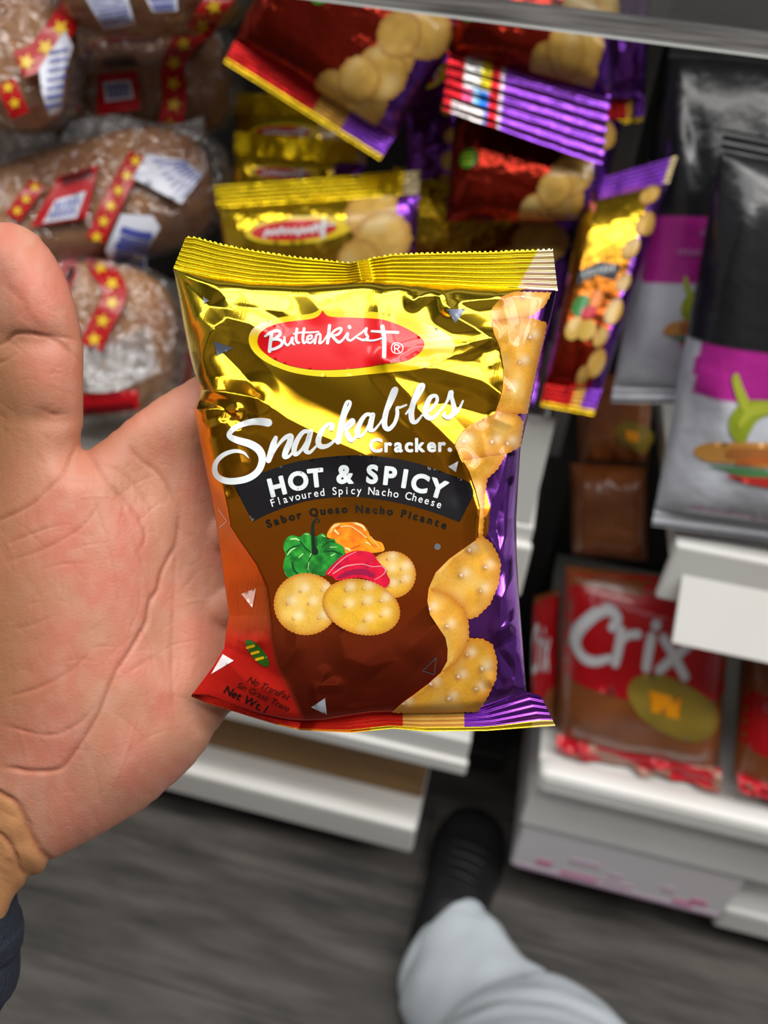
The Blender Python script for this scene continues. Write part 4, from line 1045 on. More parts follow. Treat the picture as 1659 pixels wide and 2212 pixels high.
# ------------------------------------------------------------------ goods on the shelves
class Sheet:
    "a filled film packet between four corner points; (u, v) run 0..1 across and down its face"
    def __init__(s, TL, TR, BR, BL, bulge, seed=0, wr=.0012, flat=.12):
        s.c = [np.array(p) for p in (TL, TR, BR, BL)]; s.b = bulge; s.seed = seed; s.wr = wr; s.flat = flat
        n = np.cross(s.c[1]-s.c[0], s.c[3]-s.c[0]); n /= np.linalg.norm(n)
        if n@FW > 0: n = -n
        s.n = n; s.w = np.linalg.norm(s.c[1]-s.c[0]); s.h = np.linalg.norm(s.c[3]-s.c[0])
        r = random.Random(seed); s.lines = []
        for _ in range(16):
            a = r.uniform(0, 6.28); x, y = r.random(), r.random(); l = r.uniform(.15, .5)
            s.lines.append(([(x, y), (x+l*math.cos(a), y+l*math.sin(a))], r.uniform(-1, 1.4), r.uniform(.06, .16)))
    def flatp(s, u, v):
        u = u[..., None]; v = v[..., None]
        return (s.c[0]*(1-u)+s.c[1]*u)*(1-v)+(s.c[3]*(1-u)+s.c[2]*u)*v
    def rise(s, u, v):
        f = lambda t, k: np.sqrt(np.clip(1-(1-np.clip(t/k, 0, 1))**2, 0, 1))
        e = f(np.minimum(u, 1-u), .22)*f(np.minimum(v, 1-v), .34)
        k = np.zeros_like(u)
        for ln, a, w in s.lines: k += a*np.maximum(0, 1-pl_dist(u, v, ln)/w)
        k += 2*(vnoise(u*5, v*6, s.seed)-.5)
        return s.b*e+s.wr*k*np.clip(np.minimum(np.minimum(u, 1-u), np.minimum(v, 1-v))/.06, 0, 1)
    def surf(s, u, v, off):
        return s.flatp(u, v)+s.n*(s.rise(u, v)+off+.0004)[..., None]
    def pouch(s, m, parent, color, name='pouch', nu=44, nv=56, label=None):
        U, V = np.meshgrid(np.linspace(0, 1, nu), np.linspace(0, 1, nv))
        h = s.rise(U, V); edge = (U == 0) | (U == 1) | (V == 0) | (V == 1); h = np.where(edge, 0, h)
        A = (s.flatp(U, V)+s.n*h[..., None]).reshape(-1, 3); B = (s.flatp(U, V)-s.n*(h*.7)[..., None]).reshape(-1, 3)
        c = color(U.ravel(), V.ravel())
        return mesh_obj(name, np.vstack([A, B]), np.vstack([grid_faces(nv, nu, 0, True), grid_faces(nv, nu, nu*nv)]), m, parent, np.vstack([c, c]), label=label)
    def seal(s, m, parent, color, v0, v1, name, ribs=6, nu=50, nv=30, label=None, curl=0):
        U, T = np.meshgrid(np.linspace(0, 1, nu), np.linspace(0, 1, nv)); V = v0+(v1-v0)*T
        h = .0007*np.sin(T*ribs*2*math.pi)+.002*(vnoise(U*6, T*0, s.seed+4)-.5)+curl*T*T
        h = h*np.clip(np.minimum(T*6, 1), 0, 1)
        A = (s.flatp(U, V)+s.n*h[..., None]).reshape(-1, 3); c = color(U.ravel(), T.ravel())
        B = A-s.n*.0006
        return mesh_obj(name, np.vstack([A, B]), np.vstack([grid_faces(nv, nu), grid_faces(nv, nu, nu*nv, True)]), m, parent, np.vstack([c, c]), label=label)
def q4(*pts): return [at_y(x, y, Y) for x, y, Y in pts]
PUR = np.array((.20, .05, .42))
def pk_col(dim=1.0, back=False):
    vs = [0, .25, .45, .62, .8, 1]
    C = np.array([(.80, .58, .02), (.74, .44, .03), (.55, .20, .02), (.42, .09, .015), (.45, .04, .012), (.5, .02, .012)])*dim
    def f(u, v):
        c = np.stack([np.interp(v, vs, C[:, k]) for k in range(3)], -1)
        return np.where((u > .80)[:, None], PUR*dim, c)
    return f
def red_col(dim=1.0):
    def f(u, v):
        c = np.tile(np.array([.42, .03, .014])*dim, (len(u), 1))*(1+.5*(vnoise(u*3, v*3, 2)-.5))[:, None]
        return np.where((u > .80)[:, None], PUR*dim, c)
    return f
BG_N = [0]
def packet(corners, label, bulge=.022, col_f=None, top=True, bottom=True, logo=True, pic=False, badge=None, codes=False, tri=None, text=False, group='foil cracker packets', strip=True, sealcol=None, blocks=False):
    BG_N[0] += 1; sd = BG_N[0]*3+1
    S = Sheet(*corners, bulge, sd)
    base = S.flatp(np.array([.5]), np.array([1.0]))[0]
    t = thing('snack_packet', base, label, 'snack packet', group)
    col_f = col_f or pk_col()
    S.pouch(M_FOIL_BG, t, col_f)
    hs = .016/S.h*1.15
    if top:
        def tc(u, T): return np.where((u > .93)[:, None], np.array([.72, .6, .34]), np.tile(np.array(sealcol or (.82, .60, .015)), (len(u), 1)))
        S.seal(M_FOIL_BG, t, tc, .01, -hs, 'top_seal', 6)
    if bottom:
        def bc(u, T):
            c = np.tile(np.array([.55, .02, .02]), (len(u), 1)); c[(u > .55) & (u < .72)] = (.66, .38, .08); c[u >= .72] = PUR*1.3
            c[T > .82] = (.80, .56, .02)
            if blocks:
                c[:] = (.60, .02, .03); c[u > .36] = PUR*1.6
                c[(u > .12) & (u < .27)] = (.8, .8, .8); c[(u > .12) & (u < .17) & (T > .5)] = (.7, .1, .25)
                c[(u > .22) & (u < .27) & (T < .45)] = (.82, .68, .03); c[(u > .22) & (u < .27) & (T >= .45)] = (.02, .15, .6); c[(u > .17) & (u < .22) & (T >= .45)] = (.25, .5, .75)
                c[(u > .06) & (u < .26) & (T > .78)] = (.6, .55, .55); c[(u > .345) & (u < .365)] = (.75, .7, .75)  # pale pinkish strips: highlights on the fold put into the colour
            return c
        S.seal(M_FOIL_BG, t, bc, .99, 1+hs*(2.2 if blocks else 1), 'bottom_seal', 6)
    if strip:
        d = Decal(); r = random.Random(sd)
        asp = S.h/S.w
        k = 0
        for i, (cu, cv, rr) in enumerate([(.80, .08, .12), (.86, .24, .13), (.76, .36, .11), (.80, .52, .10), (.78, .66, .135), (.70, .78, .11), (.76, .90, .14), (.60, .96, .10)]):
            lp = [(cu+rr*math.cos(a)*(1+.03*math.cos(a*14)), cv+rr/asp*math.sin(a)*(1+.03*math.cos(a*14))) for a in np.linspace(0, 2*math.pi, 36, endpoint=False)]
            lp = [(min(.995, max(.01, p)), min(.995, max(.005, q))) for p, q in lp]
            L = lp+[lp[0]]
            def cf(u, v, L=L, i=i, cu=cu, cv=cv, rr=rr):
                e = np.hypot(u-cu, (v-cv)*asp)/rr
                tt = sstep(.7, 1.02, e)[:, None]*.75
                n = vnoise(u*30, v*30*asp, i+sd)[:, None]
                c = np.array([.64, .38, .08])*(.8+.4*n)
                pl = sstep(.62, .85, vnoise(u*14, v*14*asp, i+sd+5))[:, None]*.5
                c = c*(1-pl)+np.array([.74, .58, .26])*pl
                return c*(1-tt)+np.array([.40, .17, .03])*tt
            d.region([lp], cf, 1+i % 3, .03)
        d.build('cracker_strip', S.surf, M_PRINT, t, 'printed row of golden crackers', .0003)
    if logo:
        d = Decal(); cu, cv = .45, .16; ru, rv = .27, .075
        d.region([[(cu+ru*math.cos(a), cv+rv*math.sin(a)) for a in np.linspace(0, 2*math.pi, 36, endpoint=False)]], srgb(236, 204, 20), 1, .04)
        d.region([[(cu-.02+ru*.8*math.cos(a), cv+rv*.74*math.sin(a)) for a in np.linspace(0, 2*math.pi, 36, endpoint=False)]+[]], srgb(200, 8, 24), 2, .04)
        us = np.linspace(cu-.17, cu+.11, 17)
        d.stroke([(u, cv+.004+.020*(-1)**i*(1.2 if i % 5 == 0 else .7), .013) for i, u in enumerate(us)], WH, 3.2, n=3)
        d.stroke([(cu+.13, cv-.04, .02), (cu+.13, cv+.045, .02)], WH, 3.2, n=3); d.stroke([(cu+.08, cv-.018, .012), (cu+.18, cv-.018, .012)], WH, 3.2, n=3)
        d.build('brand_logo', S.surf, M_PRINT, t, 'red oval logo with yellow border', .0003)
    if pic:
        d = Decal(); asp = S.h/S.w
        E_ = lambda cu, cv, r, r2=None: [(cu+r*math.cos(a), cv+(r2 or r)/asp*math.sin(a)) for a in np.linspace(0, 2*math.pi, 28, endpoint=False)]
        d.region([[(.12, .44), (.4, .40), (.7, .44), (.67, .51), (.4, .47), (.15, .51)]], srgb(26, 24, 32), 1, .05)
        for k in range(7):
            u = .2+k*.065; d.stroke([(u, .455-.02*math.sin((u-.1)*4), .018), (u+.02, .475-.02*math.sin((u-.1)*4), .018)], WH, 2, n=3)
        d.region([E_(.46, .60, .11)], srgb(240, 130, 20), 1, .04); d.region([E_(.28, .62, .12)], srgb(34, 130, 44), 2, .04)
        d.region([E_(.42, .66, .11, .07)], srgb(206, 10, 50), 3, .04); d.region([E_(.26, .74, .13)], (.66, .42, .08), 4, .04); d.region([E_(.46, .75, .14, .11)], (.64, .40, .07), 5, .04)
        d.build('pepper_picture', S.surf, M_PRINT, t, 'black banner above printed peppers and crackers', .0003)
    if text:
        d = Decal()
        d.stroke([(.12, .36, .03), (.2, .30, .03), (.28, .36, .02), (.36, .29, .02), (.44, .34, .02), (.52, .27, .02), (.62, .29, .02), (.7, .23, .02)], WH, 2, n=4)
        d.build('script_lettering', S.surf, M_PRINT, t, 'white script lettering', .0003)
    if badge:
        d = Decal(); asp = S.h/S.w; bu, bv, br = badge
        d.region([[(bu+br*math.cos(a), bv+br/asp*math.sin(a)) for a in np.linspace(0, 2*math.pi, 24, endpoint=False)]], srgb(64, 140, 30), 2, .03)
        for k in (-.4, .05, .5): d.stroke([(bu-br*.5, bv+k*br/asp, br*.28), (bu+br*.5, bv+k*br/asp, br*.28)], srgb(180, 210, 40), 3, n=2)
        d.build('printed_badge', S.surf, M_PRINT, t, 'round green badge', .0003)
    if codes:
        d = Decal()
        R = lambda a, b, e, f: [(a, b), (e, b), (e, f), (a, f)]
        d.region([R(.05, codes+.0, .30, codes+.10)], srgb(226, 226, 226), 2, .05); d.region([R(.05, codes+.0, .10, codes+.10)], srgb(214, 60, 90), 3, .05)
        d.region([R(.22, codes, .30, codes+.045)], srgb(236, 214, 30), 3, .05); d.region([R(.20, codes+.055, .30, codes+.10)], srgb(40, 110, 196), 3, .05); d.region([R(.12, codes+.055, .2, codes+.10)], srgb(130, 180, 220), 3, .05)
        for k in range(12): d.stroke([(.07+k*.024, codes+.125, .008), (.075+k*.024, codes+.155, .008)], srgb(220, 210, 205), 2, n=2)
        d.build('printed_panel', S.surf, M_PRINT, t, 'white panel with yellow and blue blocks', .0003)
    return t, S
# the heap of cracker packets, back to front
packet(q4((1300, -90, .80), (1412, -80, .80), (1392, 215, .78), (1308, 222, .78)), 'purple packet hanging behind at the right end of the heap, yellow edge', .015, lambda u, v: np.tile(PUR*1.1, (len(u), 1)), top=False, logo=False, strip=False)
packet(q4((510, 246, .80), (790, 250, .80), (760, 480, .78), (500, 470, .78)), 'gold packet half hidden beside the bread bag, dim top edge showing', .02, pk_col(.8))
packet(q4((870, 120, .80), (1010, 90, .80), (1010, 470, .76), (880, 480, .76)), 'purple sided packet squeezed between two red packets, crackers showing', .02, lambda u, v: np.tile(PUR, (len(u), 1)))
packet(q4((640, -150, .74), (1010, -60, .74), (1000, 110, .71), (690, 30, .71)), 'red packet at the top of the heap, white panel with small colour blocks', .02, red_col(), logo=False, top=False, codes=.45)
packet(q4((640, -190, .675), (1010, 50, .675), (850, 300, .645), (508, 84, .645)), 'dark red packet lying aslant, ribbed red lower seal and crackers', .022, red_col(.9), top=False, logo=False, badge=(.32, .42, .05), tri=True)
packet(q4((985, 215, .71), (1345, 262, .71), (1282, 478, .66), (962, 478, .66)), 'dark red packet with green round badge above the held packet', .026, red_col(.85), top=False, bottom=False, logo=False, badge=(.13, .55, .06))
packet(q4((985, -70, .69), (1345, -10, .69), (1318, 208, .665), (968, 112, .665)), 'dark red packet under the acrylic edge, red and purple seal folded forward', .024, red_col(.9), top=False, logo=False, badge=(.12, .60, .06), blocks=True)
packet(q4((506, 330, .725), (790, 352, .725), (760, 560, .70), (500, 560, .70)), 'yellow sealed packet in the middle of the heap, upper of two', .02, pk_col(1.0), strip=False)
packet(q4((470, 448, .65), (905, 418, .65), (880, 800, .605), (540, 812, .605)), 'yellow sealed packet leaning behind the held packet, red logo tilted', .026, pk_col(1.0), pic=False)
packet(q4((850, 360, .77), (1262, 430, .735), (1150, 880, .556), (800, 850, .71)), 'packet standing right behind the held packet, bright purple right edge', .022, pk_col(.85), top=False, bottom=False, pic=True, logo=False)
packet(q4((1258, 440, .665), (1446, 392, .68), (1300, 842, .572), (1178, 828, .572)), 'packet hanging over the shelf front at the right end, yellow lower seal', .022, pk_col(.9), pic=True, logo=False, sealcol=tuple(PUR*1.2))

# ---------------------------------------------------------------- bread in clear bags
def superq(nu, nv, e=.62):
    U, V = np.meshgrid(np.linspace(-math.pi, math.pi, nu), np.linspace(-math.pi/2, math.pi/2, nv))
    p = lambda t: np.sign(t)*np.abs(t)**e
    return p(np.cos(V))*p(np.cos(U)), p(np.cos(V))*p(np.sin(U)), p(np.sin(V))
class Loaf:
    def __init__(s, px, py, Y, rx, ry, ang, depth):
        s.c = at_y(px, py, Y); z = (s.c-CP)@FW; a = math.radians(ang)
        s.r = RT*math.cos(a)-UP*math.sin(a); s.d = -(RT*math.sin(a)+UP*math.cos(a))
        s.sx, s.sy, s.sz = rx*z/F_, ry*z/F_, depth
        s.px, s.py, s.rx, s.ry, s.a = px, py, rx, ry, a
    def ab(s, x, y):
        dx, dy = (x-s.px), (y-s.py)
        return (dx*math.cos(s.a)+dy*math.sin(s.a))/s.rx, (-dx*math.sin(s.a)+dy*math.cos(s.a))/s.ry
    def surf(s, x, y, off):
        a, b = s.ab(x, y); p = 3.2
        h = np.clip(1-np.abs(a/1.12)**p-np.abs(b/1.12)**p, 0, 1)**(1/p)
        wob = .001*(vnoise(x/30, y/30, 3)-.5)
        P = s.c+s.r*(a*s.sx)[..., None]+s.d*(b*s.sy)[..., None]-FW*(h*s.sz*1.08+.003+wob+off)[..., None]
        return unproj(x, y, (P-CP)@FW)
STAR = srgb(232, 190, 40)
def star_loop(x, y, r, a0=0):
    return [(x+(r if k % 2 == 0 else r*.45)*math.sin(a0+k*math.pi/5), y-(r if k % 2 == 0 else r*.45)*math.cos(a0+k*math.pi/5)) for k in range(10)]
LW = srgb(206, 208, 222); LB_ = srgb(96, 104, 166)
def loaf(spec, label, strips=(), labels=(), reds=(), seed=0, tail=None):
    L = Loaf(*spec)
    t = thing('bread_bag', L.c+FW*0-np.array([0, 0, L.sy]), label, 'bagged bread', 'clear bags of sliced bread')
    X, Y, Z = superq(48, 28)
    n = 1+.05*(vnoise(X*3+9, Z*3+Y*2, seed)-.5)
    P = L.c+(X*n*L.sx).ravel()[:, None]*L.r+(Z*n*L.sy).ravel()[:, None]*L.d-(Y*n*L.sz).ravel()[:, None]*FW
    mesh_obj('loaf', P, grid_faces(28, 48), M_CRUST, t)
    n = 1.045+.07*(np.abs(vnoise(X*5+3, Z*5+Y*3, seed+2)-.5))+.035*vnoise(X*12, Z*12+Y*9, seed)
    ends = 1+.10*(np.abs(X)**6)
    P = L.c+(X*n*ends*L.sx).ravel()[:, None]*L.r+(Z*n*L.sy).ravel()[:, None]*L.d-(Y*n*L.sz).ravel()[:, None]*FW
    mesh_obj('clear_wrapper', P, grid_faces(28, 48), M_CLEAR, t, label='crinkled clear wrapper')
    for st, w in strips:
        d = Decal(); C = catmull(st, 8); T = np.gradient(C, axis=0); T /= np.linalg.norm(T, axis=1)[:, None]; N = np.stack([-T[:, 1], T[:, 0]], 1)
        A = np.vstack([C-N*w/2, (C+N*w/2)[::-1]])
        d.region([A], srgb(176, 10, 18), 1, 10)
        s = np.concatenate([[0], np.cumsum(np.linalg.norm(np.diff(C, axis=0), axis=1))]); k = w*.8
        pos = np.arange(k*.4, s[-1], k*1.1 if k > 20 else 24)
        for i, q in enumerate(pos):
            d.region([star_loop(np.interp(q, s, C[:, 0]), np.interp(q, s, C[:, 1]), w*.34, i)], STAR, 2, 8)
        d.build('star_strip', L.surf, M_PRINT, t, 'red band with yellow stars', .0008)
    for quad, kind, *qq in labels:
        d = Decal(); d.region([quad], LW, 2, 12); Q = np.array(qq[0] if qq else quad, float)
        bil = lambda u, v: (Q[0]*(1-u)+Q[1]*u)*(1-v)+(Q[3]*(1-u)+Q[2]*u)*v
        r = random.Random(seed+len(quad)+int(Q[0][0]))
        if kind == 'rows':
            for v in np.arange(.14, .95, .13):
                u = .06
                while u < .92:
                    l = r.uniform(.03, .09); a, b = bil(u, v), bil(min(u+l, .95), v); hh = np.linalg.norm(bil(.5, .13)-bil(.5, 0))*.42
                    d.stroke([(*a, hh), (*b, hh)], LB_ if r.random() < .8 else srgb(140, 146, 190), 3, n=2); u += l+.035
        elif kind == 'bars':
            for v, w in [(.18, .05), (.25, .09), (.36, .04), (.43, .05), (.54, .12), (.66, .05), (.73, .04), (.80, .07), (.88, .03)]:
                a = [bil(u, v+.03*math.sin(u*3)) for u in np.linspace(.10, .90, 6)]; hh = np.linalg.norm(bil(.5, 1)-bil(.5, 0))*w
                d.stroke([(*p, hh) for p in a], srgb(70, 78, 158), 3, n=3)
        d.build('paper_label', L.surf, M_PRINT, t, 'white label with blue print', .0008)
    for quad, inner, dark in reds:
        d = Decal(); d.region([quad], srgb(178, 10, 24), 1.4, 12)
        if inner:
            d.region([inner], LW, 2.4, 10); Q = np.array(inner, float)
            bil = lambda u, v: (Q[0]*(1-u)+Q[1]*u)*(1-v)+(Q[3]*(1-u)+Q[2]*u)*v
            for v in (.3, .68):
                for u in (.14, .3, .46, .62, .78):
                    a, b = bil(u, v-.1), bil(u+.06, v+.12); d.stroke([(*a, 7), (*b, 7)], LB_, 3, n=2)
        if dark:
            Q = np.array(dark, float)
            for k in range(9):
                p = Q[0]*(1-k/8)+Q[1]*k/8; d.stroke([(p[0]-2, p[1]-7, 6), (p[0]+2, p[1]+7, 6)], srgb(56, 10, 16), 3, n=2)
        d.build('red_label', L.surf, M_PRINT, t, 'red printed panel', .0008)
    if tail:
        A, B = catmull(tail[0], 10), catmull(tail[1], 10); n = len(A); T = np.linspace(0, 1, 16)[:, None]
        x = A[:, 0]*(1-T)+B[:, 0]*T; y = A[:, 1]*(1-T)+B[:, 1]*T
        zc = (L.c-CP)@FW-L.sz*.75
        z = zc-.004-.022*vnoise(x/13, y/40, seed)-.008*vnoise(x/7, y/9, seed+1)
        P = unproj(x, y, z).reshape(-1, 3)
        mesh_obj('wrapper_tail', np.vstack([P, P+FW*.0006]), np.vstack([grid_faces(16, n), grid_faces(16, n, 16*n, True)]), M_CLEAR2, t, label='bunched clear end of the wrapper')
    return t, L
loaf((436, 740, .70, 44, 100, 8, .026), 'bread bag deep in the shadow left of the held packet', [([(420, 690), (392, 760), (372, 850)], 52)], seed=7)
loaf((330, -16, .69, 185, 66, -4, .03), 'bread bag at the very top, two white labels on its edge', [([(500, -40), (452, 30), (430, 70)], 56)], [([(182, -10), (270, -20), (292, 50), (225, 66)], 'rows'), ([(312, -10), (380, -16), (384, 24), (330, 26)], 'bars')], seed=1)
loaf((-14, 104, .66, 165, 150, 12, .034), 'bread bag at the upper left corner, wide star band', [([(196, -46), (142, 44), (84, 118), (40, 140)], 60), ([(12, 176), (28, 215), (44, 250)], 42)], [([(140, 66), (158, 100), (138, 160), (132, 240), (106, 250), (90, 200), (84, 148)], 'rows', [(108, 92), (150, 84), (136, 236), (98, 242)])], seed=2)
loaf((322, 168, .78, 172, 114, -3, .042), 'bread bag in the upper row, front of bag with red square and white panel', [([(196, 76), (160, 130), (146, 180), (156, 244)], 38), ([(440, 50), (396, 96), (372, 150), (378, 210), (366, 280)], 52)], [], [([(232, 58), (336, 50), (340, 84), (230, 90)], None, None), ([(212, 160), (296, 152), (304, 236), (208, 250)], [(222, 178), (282, 172), (290, 212), (228, 220)], None), ([(224, 140), (290, 136), (290, 138), (224, 142)], None, [(228, 136), (290, 133)])], seed=3, tail=([(150, 262), (250, 248), (360, 270), (440, 250)], [(130, 306), (240, 312), (340, 300), (440, 300)]))
loaf((40, 318, .75, 100, 62, 6, .032), 'bread bag with a bunched clear end, at the left edge above the thumb', [], [([(70, 342), (104, 336), (108, 372), (74, 376)], 'bars')], seed=4, tail=([(-20, 290), (60, 285), (130, 290)], [(-20, 360), (60, 352), (150, 340)]))
loaf((215, 440, .676, 250, 118, -14, .042), 'bread bag tilted in the middle row, red panel and barcode label', [([(300, 336), (262, 400), (232, 460), (205, 520)], 42), ([(82, 395), (56, 430), (26, 470)], 36)], [([(318, 332), (398, 346), (438, 378), (392, 440), (286, 384)], 'rows'), ([(262, 462), (330, 466), (346, 492), (318, 540), (312, 612), (250, 598), (228, 540)], 'bars', [(264, 470), (340, 484), (312, 600), (234, 575)])], [([(126, 382), (212, 356), (186, 472), (66, 490)], [(120, 432), (186, 412), (166, 470), (92, 482)], [(136, 390), (196, 372)])], seed=5)
loaf((215, 735, .600, 158, 158, 6, .042), 'bread bag hanging lowest, beside the thumb, star band down its front', [([(196, 520), (214, 570), (246, 620), (244, 650), (218, 700), (196, 750)], 50)], [], [([(128, 566), (166, 550), (164, 598), (140, 640)], None, [(146, 602), (156, 580)]), ([(176, 852), (298, 842), (302, 884), (176, 900)], None, [(190, 888), (284, 878)])], seed=6, tail=([(180, 745), (240, 740), (320, 700)], [(170, 845), (250, 845), (345, 800)]))

# ---------------------------------------------------------------- silver and black snack bags, right bay
SLV = np.array(srgb(204, 208, 218)); BLK = np.array(srgb(30, 31, 35)); MAG = np.array(srgb(186, 40, 150))
def band_col(v1, v2, v3):
    def f(u, v):
        c = np.tile(SLV, (len(u), 1)); c[v < v2] = MAG; c[v < v1] = BLK
        side = (v > v1) & (v < v2) & (u < .035+.05*np.abs((v-(v1+v2)/2)/(v2-v1)))
        c[side] = SLV
        return c
    return f
def chip_bag(corners, label, v1, v2, bulge, seed, art=True, words=None, bottom=True, marks=False):
    S = Sheet(*corners, bulge, seed, .0022)
    t = thing('chip_bag', S.flatp(np.array([.5]), np.array([1.0]))[0], label, 'snack bag', 'silver and black snack bags')
    S.pouch(M_BLACKFILM, t, band_col(v1, v2, 0), nu=70, nv=100)
    S.seal(M_BLACKFILM, t, lambda u, T: np.tile(BLK, (len(u), 1)), .01, -.05, 'top_seal', 3)
    if bottom: S.seal(M_BLACKFILM, t, lambda u, T: np.where((T > .86)[:, None], np.array(srgb(120, 122, 128)), SLV), .99, 1.06, 'bottom_seal', 3)
    if art:
        d = Decal(); asp = S.h/S.w; k = art
        st = lambda pts, c, off: d.stroke([(k[0]+x*k[2], k[1]+1.3*y*k[2]/asp, w*k[2]) for x, y, w in pts], c, off)
        rg = lambda pts, c, off: d.region([catmull([(k[0]+x*k[2], k[1]+1.3*y*k[2]/asp) for x, y in pts], 4, True)], c, off, .03)
        G1, G2 = srgb(150, 166, 42), srgb(176, 186, 60)
        rg([(-.02, .52), (-.10, .40), (-.12, .22), (-.04, .06), (.10, -.02), (.30, -.04), (.60, -.08), (.80, .0), (.70, .16), (.40, .12), (.20, .22), (.12, .40), (.08, .54)], G1, 1)
        st([(.02, .03, .10), (-.06, -.12, .09), (-.12, -.26, .08)], G2, 2)
        st([(.0, .30, .06), (.10, .12, .08), (.34, .04, .08), (.6, .0, .06)], G2, 2)
        rg([(-.42, .76), (-.30, .62), (0, .54), (.3, .50), (.7, .5), (.8, .7), (.4, .82), (.0, .84), (-.3, .86)], srgb(204, 146, 72), 2)
        st([(-.05, .70, .08), (.15, .66, .08), (.35, .62, .06)], srgb(180, 110, 58), 3); st([(.05, .80, .05), (.35, .72, .06), (.7, .62, .06)], srgb(190, 104, 50), 3)
        rg([(-.25, .92), (.05, .88), (.35, .86), (.42, .96), (.1, 1.0), (-.05, .95)], srgb(84, 138, 84), 2)
        rg([(-.05, 1.02), (.2, .98), (.5, .94), (.8, .96), (.6, 1.08), (.2, 1.08)], srgb(204, 54, 50), 3)
        d.build('pepper_picture', S.surf, M_PRINT, t, 'printed green pepper, tan chips and red chilli', .0004)
    if marks:
        d = Decal(); r = random.Random(5)
        for v, c, u0, u1 in ((.935, srgb(170, 178, 176), .30, .75), (.955, srgb(214, 160, 196), .14, .95), (.972, srgb(170, 178, 176), .40, .9)):
            u = u0
            while u < u1:
                l = r.uniform(.02, .05); d.stroke([(u, v+.03*u, .012), (u+l, v+.03*(u+l), .012)], c, 2, n=2); u += l+.022
        d.build('small_print', S.surf, M_PRINT, t, 'rows of tiny grey and pink print', .0004)
    if words:
        d = Decal()
        for txt, u0, v0, size, c in words:
            asp = S.h/S.w; x = u0
            for ch in txt:
                if ch == ' ': x += size*.5; continue
                Lp, w = glyph(ch, .01)
                d.region([np.stack([x+l[:, 0]*size, v0-l[:, 1]*size/asp], 1) for l in Lp], c, 2, .02); x += (w+.12)*size
        d.build('lettering', S.surf, M_PRINT, t, 'small pale lettering', .0004)
    return t, S
chip_bag(q4((1560, 120, .80), (1800, 150, .80), (1800, 640, .74), (1540, 600, .74)), 'black topped snack bag standing furthest back under the acrylic edge', .9, .99, .03, 31, art=None)
chip_bag(q4((1448, 20, .88), (1640, 60, .88), (1500, 560, .83), (1370, 545, .83)), 'snack bag behind the silver bags, only a dark magenta edge showing', .6, .82, .02, 37, art=None)
chip_bag(q4((1446, 120, .745), (1720, 140, .745), (1640, 838, .655), (1326, 832, .655)), 'silver and black snack bag behind, its magenta band low on the left', .46, .66, .022, 33, art=(.40, .69, .33), words=[('ey', .42, .515, .07, srgb(196, 130, 184)), ('nner', .28, .575, .075, srgb(196, 130, 184))])
chip_bag(q4((1556, 325, .65), (1920, 395, .65), (1930, 1165, .585), (1415, 1098, .585)), 'silver and black snack bag in front, green pepper and chips picture', .465, .615, .032, 35, art=(.27, .605, .41), marks=True)

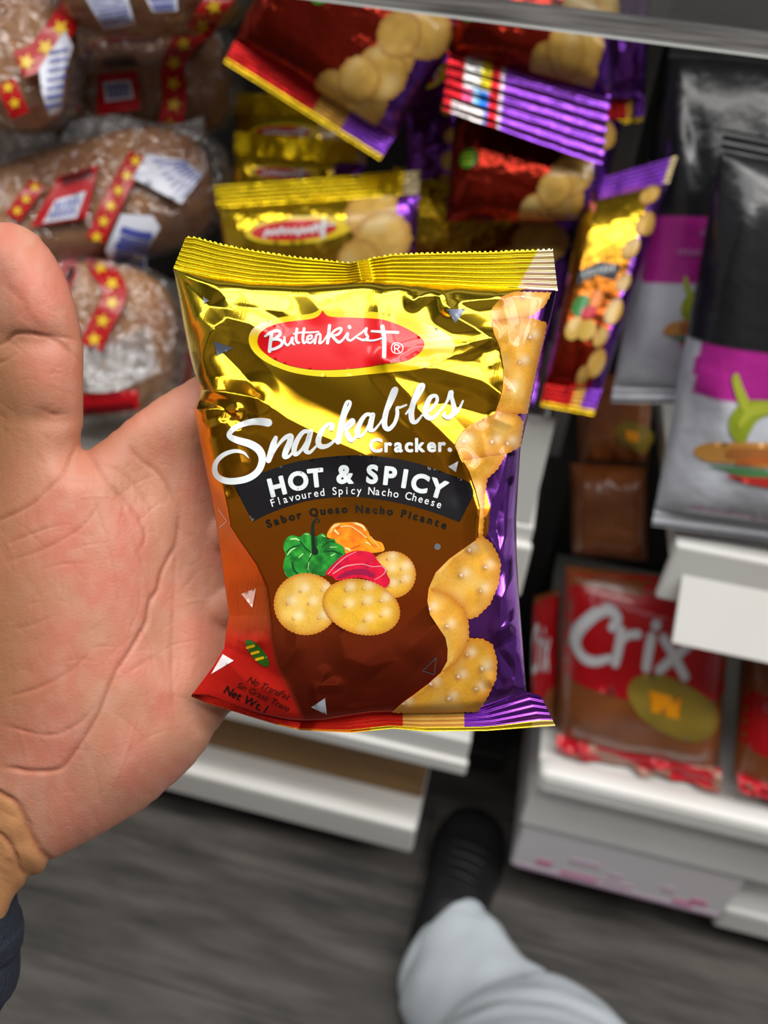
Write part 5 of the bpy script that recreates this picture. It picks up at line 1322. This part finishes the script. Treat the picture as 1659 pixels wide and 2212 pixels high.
# ---------------------------------------------------------------- red cracker packs
def cracker_pack(corners, label, v0, v1, depth, seed, name=True, pic=True, ends=True, small=True, red=True):
    S = Sheet(*corners, depth, seed, .0015)
    t = thing('cracker_pack', S.flatp(np.array([.5]), np.array([1.0]))[0], label, 'cracker pack', 'red wrapped cracker packs')
    S.pouch(M_CRACKERPACK, t, lambda u, v: np.tile(np.array([.3, .14, .05]), (len(u), 1)), name='cracker_stack', label='brown crackers under clear wrap')
    if red:
        d = Decal(); d.region([[(.01, v0+.02), (.5, v0), (.99, v0+.01), (.99, v1-.06), (.72, v1-.06), (.6, v1+.02), (.01, v1-.04)]], srgb(186, 6, 20), 1, .05)
        asp = S.h/S.w
        if small:
            d.stroke([(.20+.035*math.cos(a), v0+.11+.035/asp*math.sin(a), .012) for a in np.linspace(0, 6.28, 12)], srgb(206, 110, 116), 2, n=2)
            d.stroke([(.27+.04*k, v0+.10+.006*k+(.008 if k % 2 else 0), .022) for k in range(9)], srgb(200, 96, 104), 2, n=2)
        d.build('red_label', S.surf, M_PRINT, t, 'red front panel', .0004)
    if name:
        d = Decal(); H = v1-v0
        X = lambda u: .02+u*.76; Y_ = lambda v: v0+H*(.16+v*.62)
        c1, c2 = srgb(196, 200, 210), srgb(228, 226, 230)
        for c, k, off in ((c1, 1.0, 2), (c2, .55, 3)):
            for st in [[(.36, .34, .075), (.40, .22, .085), (.33, .13, .09), (.22, .22, .095), (.11, .45, .10), (.08, .68, .10), (.14, .84, .095), (.24, .86, .085), (.35, .78, .07)],
                       [(.43, .36, .08), (.42, .6, .085), (.40, .84, .08)], [(.42, .56, .06), (.48, .42, .07), (.56, .38, .075)],
                       [(.665, .40, .085), (.65, .62, .085), (.64, .84, .08)], [(.695, .24, .085), (.70, .23, .085)],
                       [(.76, .40, .085), (.84, .60, .085), (.93, .86, .085)], [(.97, .40, .08), (.86, .60, .08), (.74, .84, .08)]]:
                d.stroke([(X(x), Y_(y), w*k*.70) for x, y, w in st], c, off, n=5)
        d.build('brand_lettering', S.surf, M_PRINT, t, 'large white lettering with silver rim', .0004)
    if pic:
        asp = S.h/S.w; d = Decal(); E_ = lambda cu, cv, r, r2, a=.45: [(cu+r*math.cos(q)*math.cos(a)-r2*math.sin(q)*math.sin(a), cv+(r*math.cos(q)*math.sin(a)+r2*math.sin(q)*math.cos(a))/asp) for q in np.linspace(0, 2*math.pi, 30, endpoint=False)]
        pu, pv = pic
        d.region([E_(pu, pv, .29, .19)], lambda u, v: np.array(srgb(150, 126, 46))*(.8+.4*vnoise(u*9, v*12, 3))[:, None], 2, .04)
        d.region([[(pu-.15, pv-.075), (pu+.04, pv-.06), (pu+.03, pv+.05), (pu-.13, pv+.035)]], srgb(248, 158, 10), 3, .04)
        d.build('cracker_picture', S.surf, M_PRINT, t, 'printed cracker with orange cheese', .0004)
    if ends:
        # the gathered end of the wrapper, frilled
        U, T = np.meshgrid(np.linspace(0, 1, 60), np.linspace(0, 1, 14))
        A = S.flatp(U, .96+T*.13)+S.n*((.004+.016*vnoise(U*11, T*3, seed))*np.clip(T*3, 0, 1)+S.b*.35*(1-T))[..., None]
        c = np.where((vnoise(U*9, T*2, seed+1) > .42)[..., None], np.array(srgb(206, 22, 40)), np.array(srgb(176, 130, 110))).reshape(-1, 3)
        A = A.reshape(-1, 3)
        mesh_obj('wrapper_end', np.vstack([A, A-S.n*.0006]), np.vstack([grid_faces(14, 60), grid_faces(14, 60, 840, True)]), M_PRINT, t, np.vstack([c, c]), label='crumpled red end of the wrapper')
    return t, S
cracker_pack(q4((1245, 800, .80), (1410, 810, .80), (1400, 1005, .76), (1250, 1000, .76)), 'dim cracker pack at the top of the stack behind the silver bags', .0, .3, .03, 40, name=False, pic=(.78, .65), ends=False, small=False, red=False)
cracker_pack(q4((1232, 1000, .74), (1398, 1010, .74), (1398, 1212, .70), (1236, 1195, .70)), 'brown wrapped cracker pack lying on the red pack', .0, .3, .03, 41, name=False, pic=None, ends=False, small=False, red=False)
cracker_pack(q4((1154, 1290, .69), (1212, 1270, .69), (1206, 1560, .635), (1150, 1560, .635)), 'narrow slice of a red cracker pack between upright and larger pack', .02, .74, .02, 42, pic=None, ends=False, small=False)
cracker_pack(q4((1222, 1222, .68), (1580, 1262, .68), (1552, 1660, .612), (1202, 1585, .612)), 'large red cracker pack with white lettering and cheese cracker picture', .0, .60, .04, 43, pic=(.68, .60))
cracker_pack(q4((1600, 1400, .68), (1800, 1440, .68), (1800, 1740, .60), (1585, 1672, .60)), 'red cracker pack cut by the right edge of the picture', .25, .75, .035, 44, name=False, pic=None, small=True)
